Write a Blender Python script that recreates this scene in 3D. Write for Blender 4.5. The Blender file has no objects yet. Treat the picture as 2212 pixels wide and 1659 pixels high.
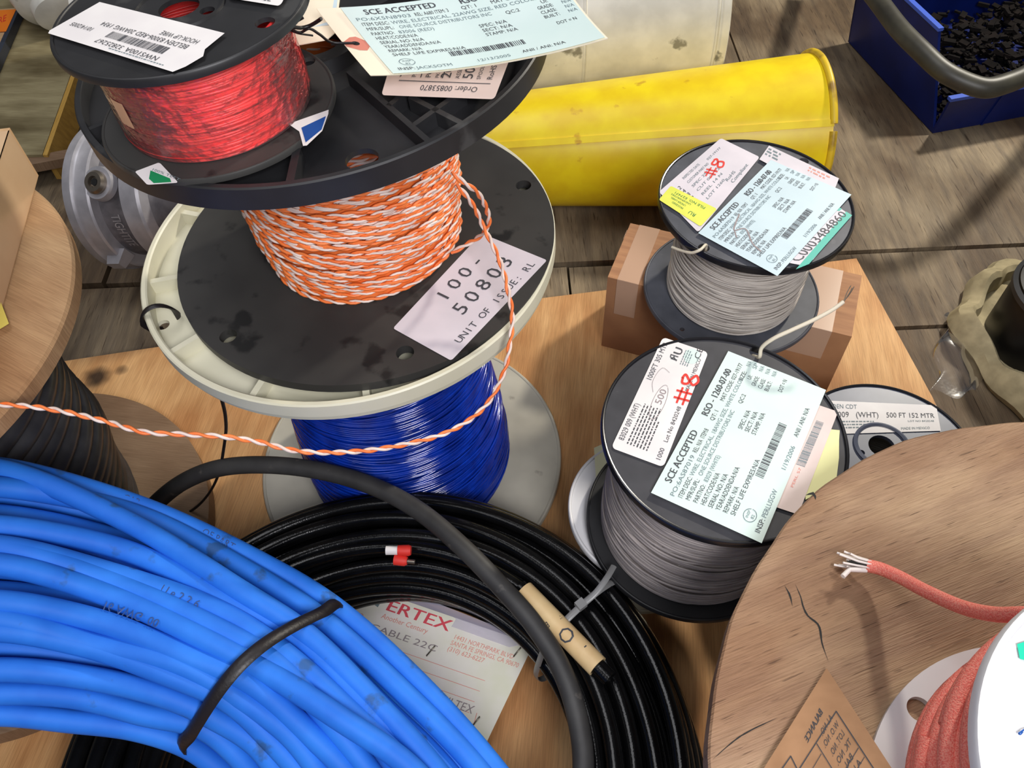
import bpy, math, random
import numpy as np
from mathutils import Vector, Matrix, Quaternion
from mathutils.geometry import delaunay_2d_cdt
random.seed(7); rng = np.random.default_rng(7)
SC = bpy.context.scene; COL = SC.collection
PI = math.pi
# ------------------------------------------------------------------ camera
F, TH, RO, H = 1768.75, math.radians(52.7375), math.radians(-2.5403), 0.69182
_s, _c = math.sin(TH), math.cos(TH)
R_, U_, F_ = Vector((1, 0, 0)), Vector((0, _s, _c)), Vector((0, _c, -_s))
X_ = math.cos(RO) * R_ + math.sin(RO) * U_
Y_ = -math.sin(RO) * R_ + math.cos(RO) * U_
EYE = Vector((0, 0, H))
cam = bpy.data.cameras.new('camera'); co = bpy.data.objects.new('camera', cam); COL.objects.link(co)
m = Matrix.Identity(4)
for i, v in enumerate((X_, Y_, -F_)):
    for j in range(3): m[j][i] = v[j]
m.translation = EYE; co.matrix_world = m
cam.sensor_width = 36; cam.sensor_fit = 'HORIZONTAL'; cam.lens = F / 2212 * 36; cam.clip_start = .01; cam.clip_end = 50
SC.camera = co

def ray(u, v): return X_ * ((u - 1106) / F) + Y_ * (-(v - 829.5) / F) + F_
def P(u, v, z=0.0):
    """sight line of a photo point met with the level z"""
    d = ray(u, v); return EYE + d * ((z - H) / d.z)
def PF(M, u, v, zl=0.0):
    """sight line met with plane z=zl of frame M, as local point"""
    Mi = M.inverted(); o = Mi @ EYE; d = Mi.to_3x3() @ ray(u, v)
    return o + d * ((zl - o.z) / d.z)

# ------------------------------------------------------------------ materials
def lin(c):
    return tuple(((x / 255) / 12.92 if x / 255 <= .04045 else ((x / 255 + .055) / 1.055) ** 2.4) for x in c) + (1,)
MATS = {}
def mat(name, c, rough=.5, c2=None, scale=40, stretch=(1, 1, 1), rot=0, bump=0, metal=0, spec=.5, coat=0, lo=.35, hi=.65, spots=None, detail=4, dist=0, bscale=None):
    if name in MATS: return MATS[name]
    M = bpy.data.materials.new(name); M.use_nodes = True; n = M.node_tree.nodes; L = M.node_tree.links
    b = n['Principled BSDF']
    b.inputs['Base Color'].default_value = lin(c); b.inputs['Roughness'].default_value = rough
    b.inputs['Metallic'].default_value = metal; b.inputs['Specular IOR Level'].default_value = spec
    b.inputs['Coat Weight'].default_value = coat
    tc = n.new('ShaderNodeTexCoord'); mp = n.new('ShaderNodeMapping'); L.new(tc.outputs['Object'], mp.inputs[0])
    mp.inputs['Rotation'].default_value = (0, 0, rot)
    mp2 = n.new('ShaderNodeMapping'); L.new(mp.outputs[0], mp2.inputs[0]); mp2.inputs['Scale'].default_value = stretch
    tx = n.new('ShaderNodeTexNoise'); L.new(mp2.outputs[0], tx.inputs['Vector'])
    tx.inputs['Scale'].default_value = scale; tx.inputs['Detail'].default_value = detail; tx.inputs['Distortion'].default_value = dist
    out = None
    if c2 is not None:
        r = n.new('ShaderNodeValToRGB'); L.new(tx.outputs['Fac'], r.inputs[0])
        r.color_ramp.elements[0].position = lo; r.color_ramp.elements[0].color = lin(c2)
        r.color_ramp.elements[1].position = hi; r.color_ramp.elements[1].color = lin(c)
        out = r.outputs[0]
    if spots:
        sc, sccol, th = spots
        t2 = n.new('ShaderNodeTexNoise'); L.new(mp.outputs[0], t2.inputs['Vector']); t2.inputs['Scale'].default_value = sc; t2.inputs['Detail'].default_value = 5
        r2 = n.new('ShaderNodeValToRGB'); L.new(t2.outputs['Fac'], r2.inputs[0])
        r2.color_ramp.elements[0].position = th; r2.color_ramp.elements[0].color = (0, 0, 0, 1)
        r2.color_ramp.elements[1].position = th + .06; r2.color_ramp.elements[1].color = (1, 1, 1, 1)
        mx = n.new('ShaderNodeMixRGB'); L.new(r2.outputs[0], mx.inputs[0]); mx.inputs[2].default_value = lin(sccol)
        if out is not None: L.new(out, mx.inputs[1])
        else: mx.inputs[1].default_value = lin(c)
        out = mx.outputs[0]
    if out is not None: L.new(out, b.inputs['Base Color'])
    if bump:
        bp = n.new('ShaderNodeBump'); bp.inputs['Strength'].default_value = bump; bp.inputs['Distance'].default_value = .001
        src = tx
        if bscale:
            src = n.new('ShaderNodeTexNoise'); L.new(mp2.outputs[0], src.inputs['Vector']); src.inputs['Scale'].default_value = bscale
        L.new(src.outputs['Fac'], bp.inputs['Height']); L.new(bp.outputs[0], b.inputs['Normal'])
    MATS[name] = M
    return M

def wood(name, dark, light, rot, scale=14, ratio=14, rough=.6, bump=.25, cracks=None, blot=None, stain=None):
    """streaky wood: long stretched noise, finer fibre noise, optional blotches and cracks"""
    M = bpy.data.materials.new(name); M.use_nodes = True; n = M.node_tree.nodes; L = M.node_tree.links
    b = n['Principled BSDF']; b.inputs['Roughness'].default_value = rough; b.inputs['Specular IOR Level'].default_value = .3
    tc = n.new('ShaderNodeTexCoord'); mp = n.new('ShaderNodeMapping'); L.new(tc.outputs['Object'], mp.inputs[0]); mp.inputs['Rotation'].default_value = (0, 0, rot)
    def noise(st, sc, de=5, di=0):
        q = n.new('ShaderNodeMapping'); L.new(mp.outputs[0], q.inputs[0]); q.inputs['Scale'].default_value = st
        t = n.new('ShaderNodeTexNoise'); L.new(q.outputs[0], t.inputs['Vector']); t.inputs['Scale'].default_value = sc
        t.inputs['Detail'].default_value = de; t.inputs['Distortion'].default_value = di; return t.outputs['Fac']
    def ramp(f, a, bb, ca, cb):
        r = n.new('ShaderNodeValToRGB'); L.new(f, r.inputs[0])
        r.color_ramp.elements[0].position = a; r.color_ramp.elements[0].color = ca
        r.color_ramp.elements[1].position = bb; r.color_ramp.elements[1].color = cb; return r.outputs[0]
    base = ramp(noise((1, ratio, 1), scale, 5, .6), .3, .7, lin(dark), lin(light))
    def mul(a, f, s):
        x = n.new('ShaderNodeMixRGB'); x.blend_type = 'MULTIPLY'; x.inputs[0].default_value = s
        L.new(a, x.inputs[1]); L.new(f, x.inputs[2]); return x.outputs[0]
    fib = noise((2, 60, 2), 22, 3)
    base = mul(base, ramp(fib, .35, .6, (.55, .5, .46, 1), (1, 1, 1, 1)), .45)
    if blot:
        base = mul(base, ramp(noise((1, 1.6, 1), blot[0], 3), .38, .62, lin(blot[1]), (1, 1, 1, 1)), blot[2])
    if cracks:
        base = mul(base, ramp(noise((3, 50, 3), cracks, 2), .30, .36, (.25, .2, .17, 1), (1, 1, 1, 1)), .7)
    if stain:
        for (sx, sy, sr) in stain:
            vm = n.new('ShaderNodeVectorMath'); vm.operation = 'DISTANCE'; L.new(tc.outputs['Object'], vm.inputs[0]); vm.inputs[1].default_value = (sx, sy, 0)
            ns = n.new('ShaderNodeTexNoise'); L.new(tc.outputs['Object'], ns.inputs['Vector']); ns.inputs['Scale'].default_value = 30
            ad = n.new('ShaderNodeMath'); ad.operation = 'MULTIPLY_ADD'; L.new(ns.outputs['Fac'], ad.inputs[0]); ad.inputs[1].default_value = sr; L.new(vm.outputs['Value'], ad.inputs[2])
            base = mul(base, ramp(ad.outputs[0], sr * .85, sr * 1.25, lin((60, 58, 66)), (1, 1, 1, 1)), .95)
    L.new(base, b.inputs['Base Color'])
    bp = n.new('ShaderNodeBump'); bp.inputs['Strength'].default_value = bump; bp.inputs['Distance'].default_value = .001
    L.new(fib, bp.inputs['Height']); L.new(bp.outputs[0], b.inputs['Normal'])
    MATS[name] = M; return M

def clear(name, tint, alpha, rough=.08, bump=.6, bs=60, gloss=1.0):
    M = bpy.data.materials.new(name); M.use_nodes = True; n = M.node_tree.nodes; L = M.node_tree.links
    b = n['Principled BSDF']; b.inputs['Base Color'].default_value = lin(tint); b.inputs['Roughness'].default_value = rough
    tr = n.new('ShaderNodeBsdfTransparent'); gl = n.new('ShaderNodeBsdfGlossy'); gl.inputs['Roughness'].default_value = rough
    fr = n.new('ShaderNodeFresnel'); fr.inputs[0].default_value = 1.45
    t = n.new('ShaderNodeTexNoise'); t.inputs['Scale'].default_value = bs; t.inputs['Detail'].default_value = 3
    tc = n.new('ShaderNodeTexCoord'); L.new(tc.outputs['Object'], t.inputs['Vector'])
    bp = n.new('ShaderNodeBump'); bp.inputs['Strength'].default_value = bump; bp.inputs['Distance'].default_value = .002; L.new(t.outputs['Fac'], bp.inputs['Height'])
    for q in (gl, fr, b): L.new(bp.outputs[0], q.inputs['Normal'])
    m1 = n.new('ShaderNodeMixShader'); m1.inputs[0].default_value = alpha; L.new(tr.outputs[0], m1.inputs[1]); L.new(b.outputs[0], m1.inputs[2])
    mu = n.new('ShaderNodeMath'); mu.operation = 'MULTIPLY'; mu.inputs[1].default_value = gloss; L.new(fr.outputs[0], mu.inputs[0]); m2 = n.new('ShaderNodeMixShader'); L.new(mu.outputs[0], m2.inputs[0]); L.new(m1.outputs[0], m2.inputs[1]); L.new(gl.outputs[0], m2.inputs[2])
    L.new(m2.outputs[0], n['Material Output'].inputs['Surface']); MATS[name] = M; return M

BLK = mat('black_plastic', (40, 40, 42), .45, (30, 30, 32), 30, bump=.05, spec=.5, spots=(26, (62, 62, 62), .62))
BLKRIM = mat('black_plastic_rim', (32, 32, 35), .4, bump=.12, scale=400)
BLKS = mat('black_plastic_smudged', (64, 63, 61), .5, (52, 51, 50), 14, spots=(34, (34, 34, 34), .57), detail=3, spec=.35)
GRY = mat('dark_grey_plastic', (84, 86, 94), .5, (70, 72, 79), 40, bump=.05, spec=.3, spots=(70, (92, 93, 99), .66))
GRYW = mat('charcoal_plastic', (70, 70, 74), .5, (62, 62, 66), 60, bump=.04, spec=.25, spots=(120, (92, 92, 92), .74))
DRIM = mat('dark_rim', (26, 26, 30), .25, spec=.7)
WHP = mat('cream_plastic', (226, 222, 200), .4, (212, 208, 182), 12, spec=.5)
WHP2 = mat('dusty_white_plastic', (205, 200, 184), .42, (165, 160, 148), 9, spots=(22, (120, 112, 104), .68))
WHC = mat('white_plastic', (225, 224, 226), .4, (205, 204, 206), 10)
BLUW = mat('blue_wire', (8, 54, 172), .15, (5, 38, 134), 60, spec=.8, coat=.6)
REDW = mat('red_wire', (255, 78, 74), .4, (246, 44, 46), 50, (1, 1, 14))
ORW = mat('orange_wire', (250, 138, 72), .45, (238, 112, 46), 60)
WWW = mat('white_wire', (240, 224, 214), .45, (222, 196, 184), 60)
GWW = mat('grey_white_wire', (206, 198, 188), .5, (178, 170, 162), 40, (1, 1, 10))
GWD = mat('shaded_white_wire', (168, 158, 154), .5, (138, 130, 128), 40, (1, 1, 10))  # darker copy of the white wire, shade put into the colour
CREAMW = mat('cream_wire', (222, 212, 190), .5)
BLKW = mat('grey_black_wire', (66, 66, 70), .4, (50, 50, 54), 60)
BLC = mat('blue_cable_jacket', (42, 120, 222), .6, (34, 104, 206), 30, spec=.25, spots=(44, (44, 90, 152), .645), bump=.1)
BKC = mat('black_cable_jacket', (15, 15, 16), .14, (10, 10, 11), 60, spec=.35, bump=.1, bscale=900)
BKM = mat('matte_black_rubber', (62, 61, 60), .55, (48, 47, 47), 40, spots=(60, (86, 82, 78), .66))
TIE = mat('black_nylon_tie', (26, 22, 24), .45, bump=.2, scale=500)
CTIE = mat('clear_nylon_tie', (132, 132, 132), .35)
PAP = mat('white_paper', (236, 232, 230), .55, (226, 221, 221), 30)
PAPP = mat('pinkish_paper', (226, 208, 202), .6, (216, 196, 190), 30)
PAPG = mat('pale_green_paper', (214, 231, 226), .55, (207, 226, 221), 25)
PAPB = mat('pale_blue_paper', (200, 220, 228), .55, (193, 213, 222), 25)
PAPL = mat('lavender_paper', (222, 214, 222), .55, (208, 202, 210), 25)
MAN = mat('manila_paper', (244, 234, 208), .6)
PATCH = mat('red_patch', (214, 132, 112), .6)
YEL = mat('yellow_label', (232, 232, 92), .55, (216, 222, 84), 40)
TEAL = mat('teal_print', (52, 178, 160), .5)
GRN = mat('green_print', (16, 138, 84), .5)
BLUP = mat('blue_print', (20, 78, 156), .5)
INK = mat('ink', (66, 68, 74), .6)
INKL = mat('faded_ink', (112, 128, 134), .6)
INKG = mat('green_ink', (28, 120, 70), .6)
INKR = mat('red_marker', (222, 50, 40), .6)
INKP = mat('pencil', (150, 138, 140), .6)
INKF = mat('faded_red_ink', (228, 150, 136), .6)
REDP = mat('red_print', (214, 70, 84), .6)
ORGL = mat('orange_label_paper', (246, 130, 24), .55)
KRAFT = mat('kraft_tag', (176, 134, 98), .7, (160, 120, 86), 60)
CARD = mat('cardboard', (206, 170, 128), .7, (192, 154, 112), 18, (1, 8, 1))
CARD2 = mat('brown_cardboard', (182, 132, 92), .7, (160, 112, 78), 18, (1, 8, 1))
TAPE = mat('packing_tape', (214, 182, 146), .22, (204, 170, 134), 18, spec=.6)
TAPEC = mat('pale_tape', (196, 160, 134), .25)
YELP = mat('yellow_paint', (242, 216, 20), .38, (230, 196, 14), 30, spots=(38, (206, 160, 20), .68), spec=.5)
DUCT = mat('galvanised_metal', (236, 234, 226), .5, (212, 210, 202), 26, metal=0, spots=(30, (140, 138, 130), .64), bump=.05)
ALUD = mat('shaded_cast_aluminium', (122, 118, 122), .6, (100, 97, 101), 90, metal=.2, bump=.4)  # shade of recess and neck put into a darker metal colour
ALU = mat('cast_aluminium', (190, 188, 194), .42, (172, 170, 176), 60, metal=.35, bump=.2)
STEEL = mat('steel', (150, 140, 128), .35, metal=.9)
BIN = mat('blue_bin_plastic', (10, 30, 100), .4, (8, 24, 84), 20, spec=.4)
HOSE = mat('olive_black_rubber', (66, 64, 54), .45, (50, 48, 42), 40)
DIRT = mat('dark_scrap', (24, 18, 16), .9, (12, 10, 10), 60, spec=.15)
CLOTH = mat('beige_canvas', (178, 164, 128), .8, (150, 138, 106), 60, bump=.3)
CORAL = mat('coral_braided_wire', (232, 104, 92), .5, (244, 150, 132), 1500, bump=.6, lo=.4, hi=.6)
SLEEVE = mat('cream_sleeve', (234, 208, 158), .45, (214, 180, 130), 30)
STAPLE = mat('staple_wire', (120, 112, 100), .3, metal=.9)
BRASS = mat('manila_washer', (206, 170, 120), .5)
HOLE = mat('dark_hollow', (14, 14, 15), .7)
PLY = wood('plywood', (206, 156, 102), (234, 188, 132), .15 + PI / 2, 8, 8, blot=(7, (206, 170, 140), .6), stain=[(-.457, .565, .024), (-.43, .575, .012)])
PLANK = wood('old_plank', (118, 105, 88), (158, 141, 114), PI / 2, 10, 9, bump=.5, blot=(6, (150, 132, 120), .8), cracks=9)
PLANKG = wood('grey_plank', (118, 98, 88), (142, 120, 104), .1, 10, 9, bump=.5, blot=(9, (128, 108, 104), .9), cracks=9)
PLANKP = wood('pallet_board', (150, 138, 102), (178, 166, 128), .1, 9, 8, bump=.4, blot=(9, (150, 140, 120), .8))
PALE = wood('lit_pallet_edge', (196, 152, 70), (214, 172, 90), PI / 2, 9, 8)  # light on the board's side put into a yellower wood colour
WDL = wood('reel_plywood', (182, 146, 108), (216, 182, 138), .55, 5, 7, bump=.2, blot=(5, (206, 176, 150), .7))
WDLD = wood('reel_plywood_dull', (142, 116, 92), (164, 138, 112), .2, 6, 7, blot=(8, (196, 180, 168), .7))
WDR = wood('weathered_plywood', (170, 140, 114), (194, 164, 130), -.32, 7, 9, bump=.8, cracks=17, blot=(6, (188, 168, 158), .9))
PLAST = clear('clear_film', (225, 218, 225), .04, .12, .3, 40, .7)
WRAP = clear('shrink_wrap', (255, 205, 205), .07, .09, 1.0, 160)
TAPEX = clear('clear_tape', (220, 214, 235), .45, .1, .1, 20)

# ------------------------------------------------------------------ mesh building
class MB:
    def __init__(s): s.v = []; s.f = []; s.n = 0; s.ang = 0
    def add(s, v, f):
        v = [tuple(q) for q in v]
        s.f += [tuple(i + s.n for i in q) for q in f]; s.v += v; s.n += len(v); return s
    def box(s, lo, hi, M=None):
        x0, y0, z0 = lo; x1, y1, z1 = hi
        v = [Vector(q) for q in ((x0, y0, z0), (x1, y0, z0), (x1, y1, z0), (x0, y1, z0), (x0, y0, z1), (x1, y0, z1), (x1, y1, z1), (x0, y1, z1))]
        if M: v = [M @ q for q in v]
        return s.add(v, [(3, 2, 1, 0), (4, 5, 6, 7), (0, 1, 5, 4), (1, 2, 6, 5), (2, 3, 7, 6), (3, 0, 4, 7)])
    def hexa(s, bot, top):
        return s.add(list(bot) + list(top), [(3, 2, 1, 0), (4, 5, 6, 7), (0, 1, 5, 4), (1, 2, 6, 5), (2, 3, 7, 6), (3, 0, 4, 7)])
    def prism(s, poly, z0, z1, M=None):
        n = len(poly); v = [Vector((x, y, z0)) for x, y in poly] + [Vector((x, y, z1)) for x, y in poly]
        if M: v = [M @ q for q in v]
        return s.add(v, [tuple(range(n - 1, -1, -1)), tuple(range(n, 2 * n))] + [(i, (i + 1) % n, n + (i + 1) % n, n + i) for i in range(n)])
    def lathe(s, prof, n=96, closed=True, M=None, a0=0, a1=2 * PI):
        """prof: (r, z) list; revolve about z"""
        k = len(prof); full = abs(a1 - a0 - 2 * PI) < 1e-6; N = n if full else n + 1; v = []
        for i in range(N):
            a = a0 + (a1 - a0) * i / n
            for r, z in prof: v.append(Vector((r * math.cos(a), r * math.sin(a), z)))
        if M: v = [M @ q for q in v]
        f = []
        for i in range(n):
            j = (i + 1) % N
            for q in range(k if closed else k - 1):
                w = (q + 1) % k; f.append((i * k + q, j * k + q, j * k + w, i * k + w))
        if not full and closed: f += [tuple(range(k - 1, -1, -1)), tuple(range((N - 1) * k, N * k))]
        return s.add(v, f)
    def tube(s, pts, r, sides=8, closed=False, caps=True, flat=1.0, up=None):
        p = np.array([tuple(q) for q in pts], float); n = len(p); s.ang = max(s.ang, 360 / sides + 8)
        if closed: t = np.roll(p, -1, 0) - np.roll(p, 1, 0)
        else: t = np.gradient(p, axis=0)
        t /= np.linalg.norm(t, axis=1)[:, None] + 1e-12
        N = np.zeros_like(p)
        if up is not None:
            u = np.array([tuple(q) for q in up], float) if hasattr(up[0], '__len__') or isinstance(up[0], Vector) else np.tile(np.array(up, float), (n, 1))
            N = u - (u * t).sum(1)[:, None] * t; N /= np.linalg.norm(N, axis=1)[:, None] + 1e-12
        else:
            a = np.array([0, 0, 1.0]) if abs(t[0][2]) < .9 else np.array([1.0, 0, 0])
            q = a - a.dot(t[0]) * t[0]; q /= np.linalg.norm(q); N[0] = q
            for i in range(1, n):
                q = q - q.dot(t[i]) * t[i]; q /= np.linalg.norm(q) + 1e-12; N[i] = q
        B = np.cross(t, N)
        rr = np.full(n, r) if np.isscalar(r) else np.asarray(r)
        ang = np.arange(sides) * 2 * PI / sides
        V = p[:, None, :] + rr[:, None, None] * (np.cos(ang)[None, :, None] * N[:, None, :] * flat + np.sin(ang)[None, :, None] * B[:, None, :])
        V = V.reshape(-1, 3); f = []
        for i in range(n if closed else n - 1):
            j = (i + 1) % n
            for k in range(sides):
                w = (k + 1) % sides; f.append((i * sides + k, i * sides + w, j * sides + w, j * sides + k))
        if not closed and caps: f += [tuple(range(sides - 1, -1, -1)), tuple(range((n - 1) * sides, n * sides))]
        return s.add(V.tolist(), f)
    def plate(s, R, z0, z1, holes=(), n=112, r0=0):
        """disc with round holes (x, y, r)"""
        loops = [[(R * math.cos(2 * PI * i / n), R * math.sin(2 * PI * i / n)) for i in range(n)]]
        hs = list(holes) + ([(0, 0, r0)] if r0 else [])
        for (x, y, r) in hs: loops.append([(x + r * math.cos(2 * PI * i / 28), y + r * math.sin(2 * PI * i / 28)) for i in range(28)])
        pts = []; ed = []
        for l in loops:
            b = len(pts); pts += [Vector(q) for q in l]; ed += [(b + i, b + (i + 1) % len(l)) for i in range(len(l))]
        V, E_, Fc, _, _, _ = delaunay_2d_cdt(pts, ed, [], 0, 1e-7)
        tri = []
        for f in Fc:
            c = sum((V[i] for i in f), Vector((0, 0))) / len(f)
            if c.length > R or any((c - Vector((x, y))).length < r * .995 for x, y, r in hs): continue
            tri.append(tuple(f))
        s.add([(q.x, q.y, z1) for q in V], tri); s.add([(q.x, q.y, z0) for q in V], [t[::-1] for t in tri])
        for k, l in enumerate(loops):
            m_ = len(l); v = [(x, y, z0) for x, y in l] + [(x, y, z1) for x, y in l]
            f = [(i, (i + 1) % m_, m_ + (i + 1) % m_, m_ + i) for i in range(m_)]
            s.add(v, f if k == 0 else [q[::-1] for q in f])
        return s
    def build(s, name, material, parent=None, M=None, smooth=35):
        me = bpy.data.meshes.new(name); me.from_pydata(s.v, [], s.f); me.materials.append(material)
        if smooth:
            smooth = max(smooth, s.ang)
            me.polygons.foreach_set('use_smooth', [True] * len(me.polygons)); me.set_sharp_from_angle(angle=math.radians(smooth))
        o = bpy.data.objects.new(name, me); COL.objects.link(o)
        if parent is not None: o.parent = parent
        if M is not None:
            o.matrix_basis = (WM(parent).inverted() @ M) if parent is not None else M
        return o
def WM(o):
    return (WM(o.parent) @ o.matrix_basis) if o.parent else o.matrix_basis.copy()
def tag(o, label, cat, group=None, kind=None):
    o['label'] = label; o['category'] = cat
    if group: o['group'] = group
    if kind: o['kind'] = kind
    return o
def thing(name, label, cat, M=None, group=None):
    o = bpy.data.objects.new(name, None); COL.objects.link(o); o.empty_display_size = .02
    if M is not None: o.matrix_basis = M
    return tag(o, label, cat, group)
def frame(c, tilt=(0, 0), rz=0):
    n = Vector((tilt[0], tilt[1], 1)).normalized(); q = Vector((0, 0, 1)).rotation_difference(n)
    return Matrix.Translation(Vector(c)) @ q.to_matrix().to_4x4() @ Matrix.Rotation(rz, 4, 'Z')
def axframe(c, ax, up=(0, 0, 1)):
    z = Vector(ax).normalized(); x = Vector(up).cross(z)
    if x.length < 1e-4: x = Vector((1, 0, 0))
    x.normalize(); y = z.cross(x)
    M = Matrix.Identity(4)
    for i, v in enumerate((x, y, z)):
        for j in range(3): M[j][i] = v[j]
    M.translation = Vector(c); return M
def spline(ctrl, per=12, closed=False):
    c = np.array([tuple(q) for q in ctrl], float); n = len(c); out = []
    rngk = range(n) if closed else range(n - 1)
    for i in rngk:
        if closed: p0, p1, p2, p3 = c[(i - 1) % n], c[i], c[(i + 1) % n], c[(i + 2) % n]
        else: p0, p1, p2, p3 = c[max(i - 1, 0)], c[i], c[i + 1], c[min(i + 2, n - 1)]
        d1, d2, d3 = [max(np.linalg.norm(b - a) ** .5, 1e-5) for a, b in ((p0, p1), (p1, p2), (p2, p3))]
        if np.linalg.norm(p0 - p1) < 1e-9: d1 = d2
        if np.linalg.norm(p3 - p2) < 1e-9: d3 = d2
        m1 = (p2 - p1) + d2 * ((p1 - p0) / d1 - (p2 - p0) / (d1 + d2)); m2 = (p2 - p1) + d2 * ((p3 - p2) / d3 - (p3 - p1) / (d2 + d3))
        for k in range(per):
            t = k / per; t2, t3 = t * t, t ** 3
            out.append((2 * t3 - 3 * t2 + 1) * p1 + (t3 - 2 * t2 + t) * m1 + (-2 * t3 + 3 * t2) * p2 + (t3 - t2) * m2)
    if not closed: out.append(c[-1])
    return np.array(out)
def bead(R, z, h, w):
    """rounded rim profile, outer radius R, top at z, height h, width w"""
    return [(R - w, z - h), (R, z - h), (R, z - w * .45), (R - w * .2, z - w * .1), (R - w * .5, z), (R - w * .8, z - w * .1), (R - w, z - w * .45)]

# ------------------------------------------------------------------ lettering
_fc = bpy.data.curves.new('lettering', 'FONT'); _fo = bpy.data.objects.new('lettering', _fc); COL.objects.link(_fo); _fc.resolution_u = 2
def _raw(body):
    _fc.body = body; dg = bpy.context.evaluated_depsgraph_get(); dg.update()
    me = _fo.evaluated_get(dg).to_mesh()
    v = np.array([q.co[:2] for q in me.vertices]) if len(me.vertices) else np.zeros((0, 2)); f = [tuple(p.vertices) for p in me.polygons]
    _fo.evaluated_get(dg).to_mesh_clear(); return v, f
_CAP = _raw('H')[0][:, 1].max(); _TC = {}
def glyphs(body):
    if body not in _TC:
        v, f = _raw(body); _TC[body] = (v / _CAP, f)
    return _TC[body]

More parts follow.
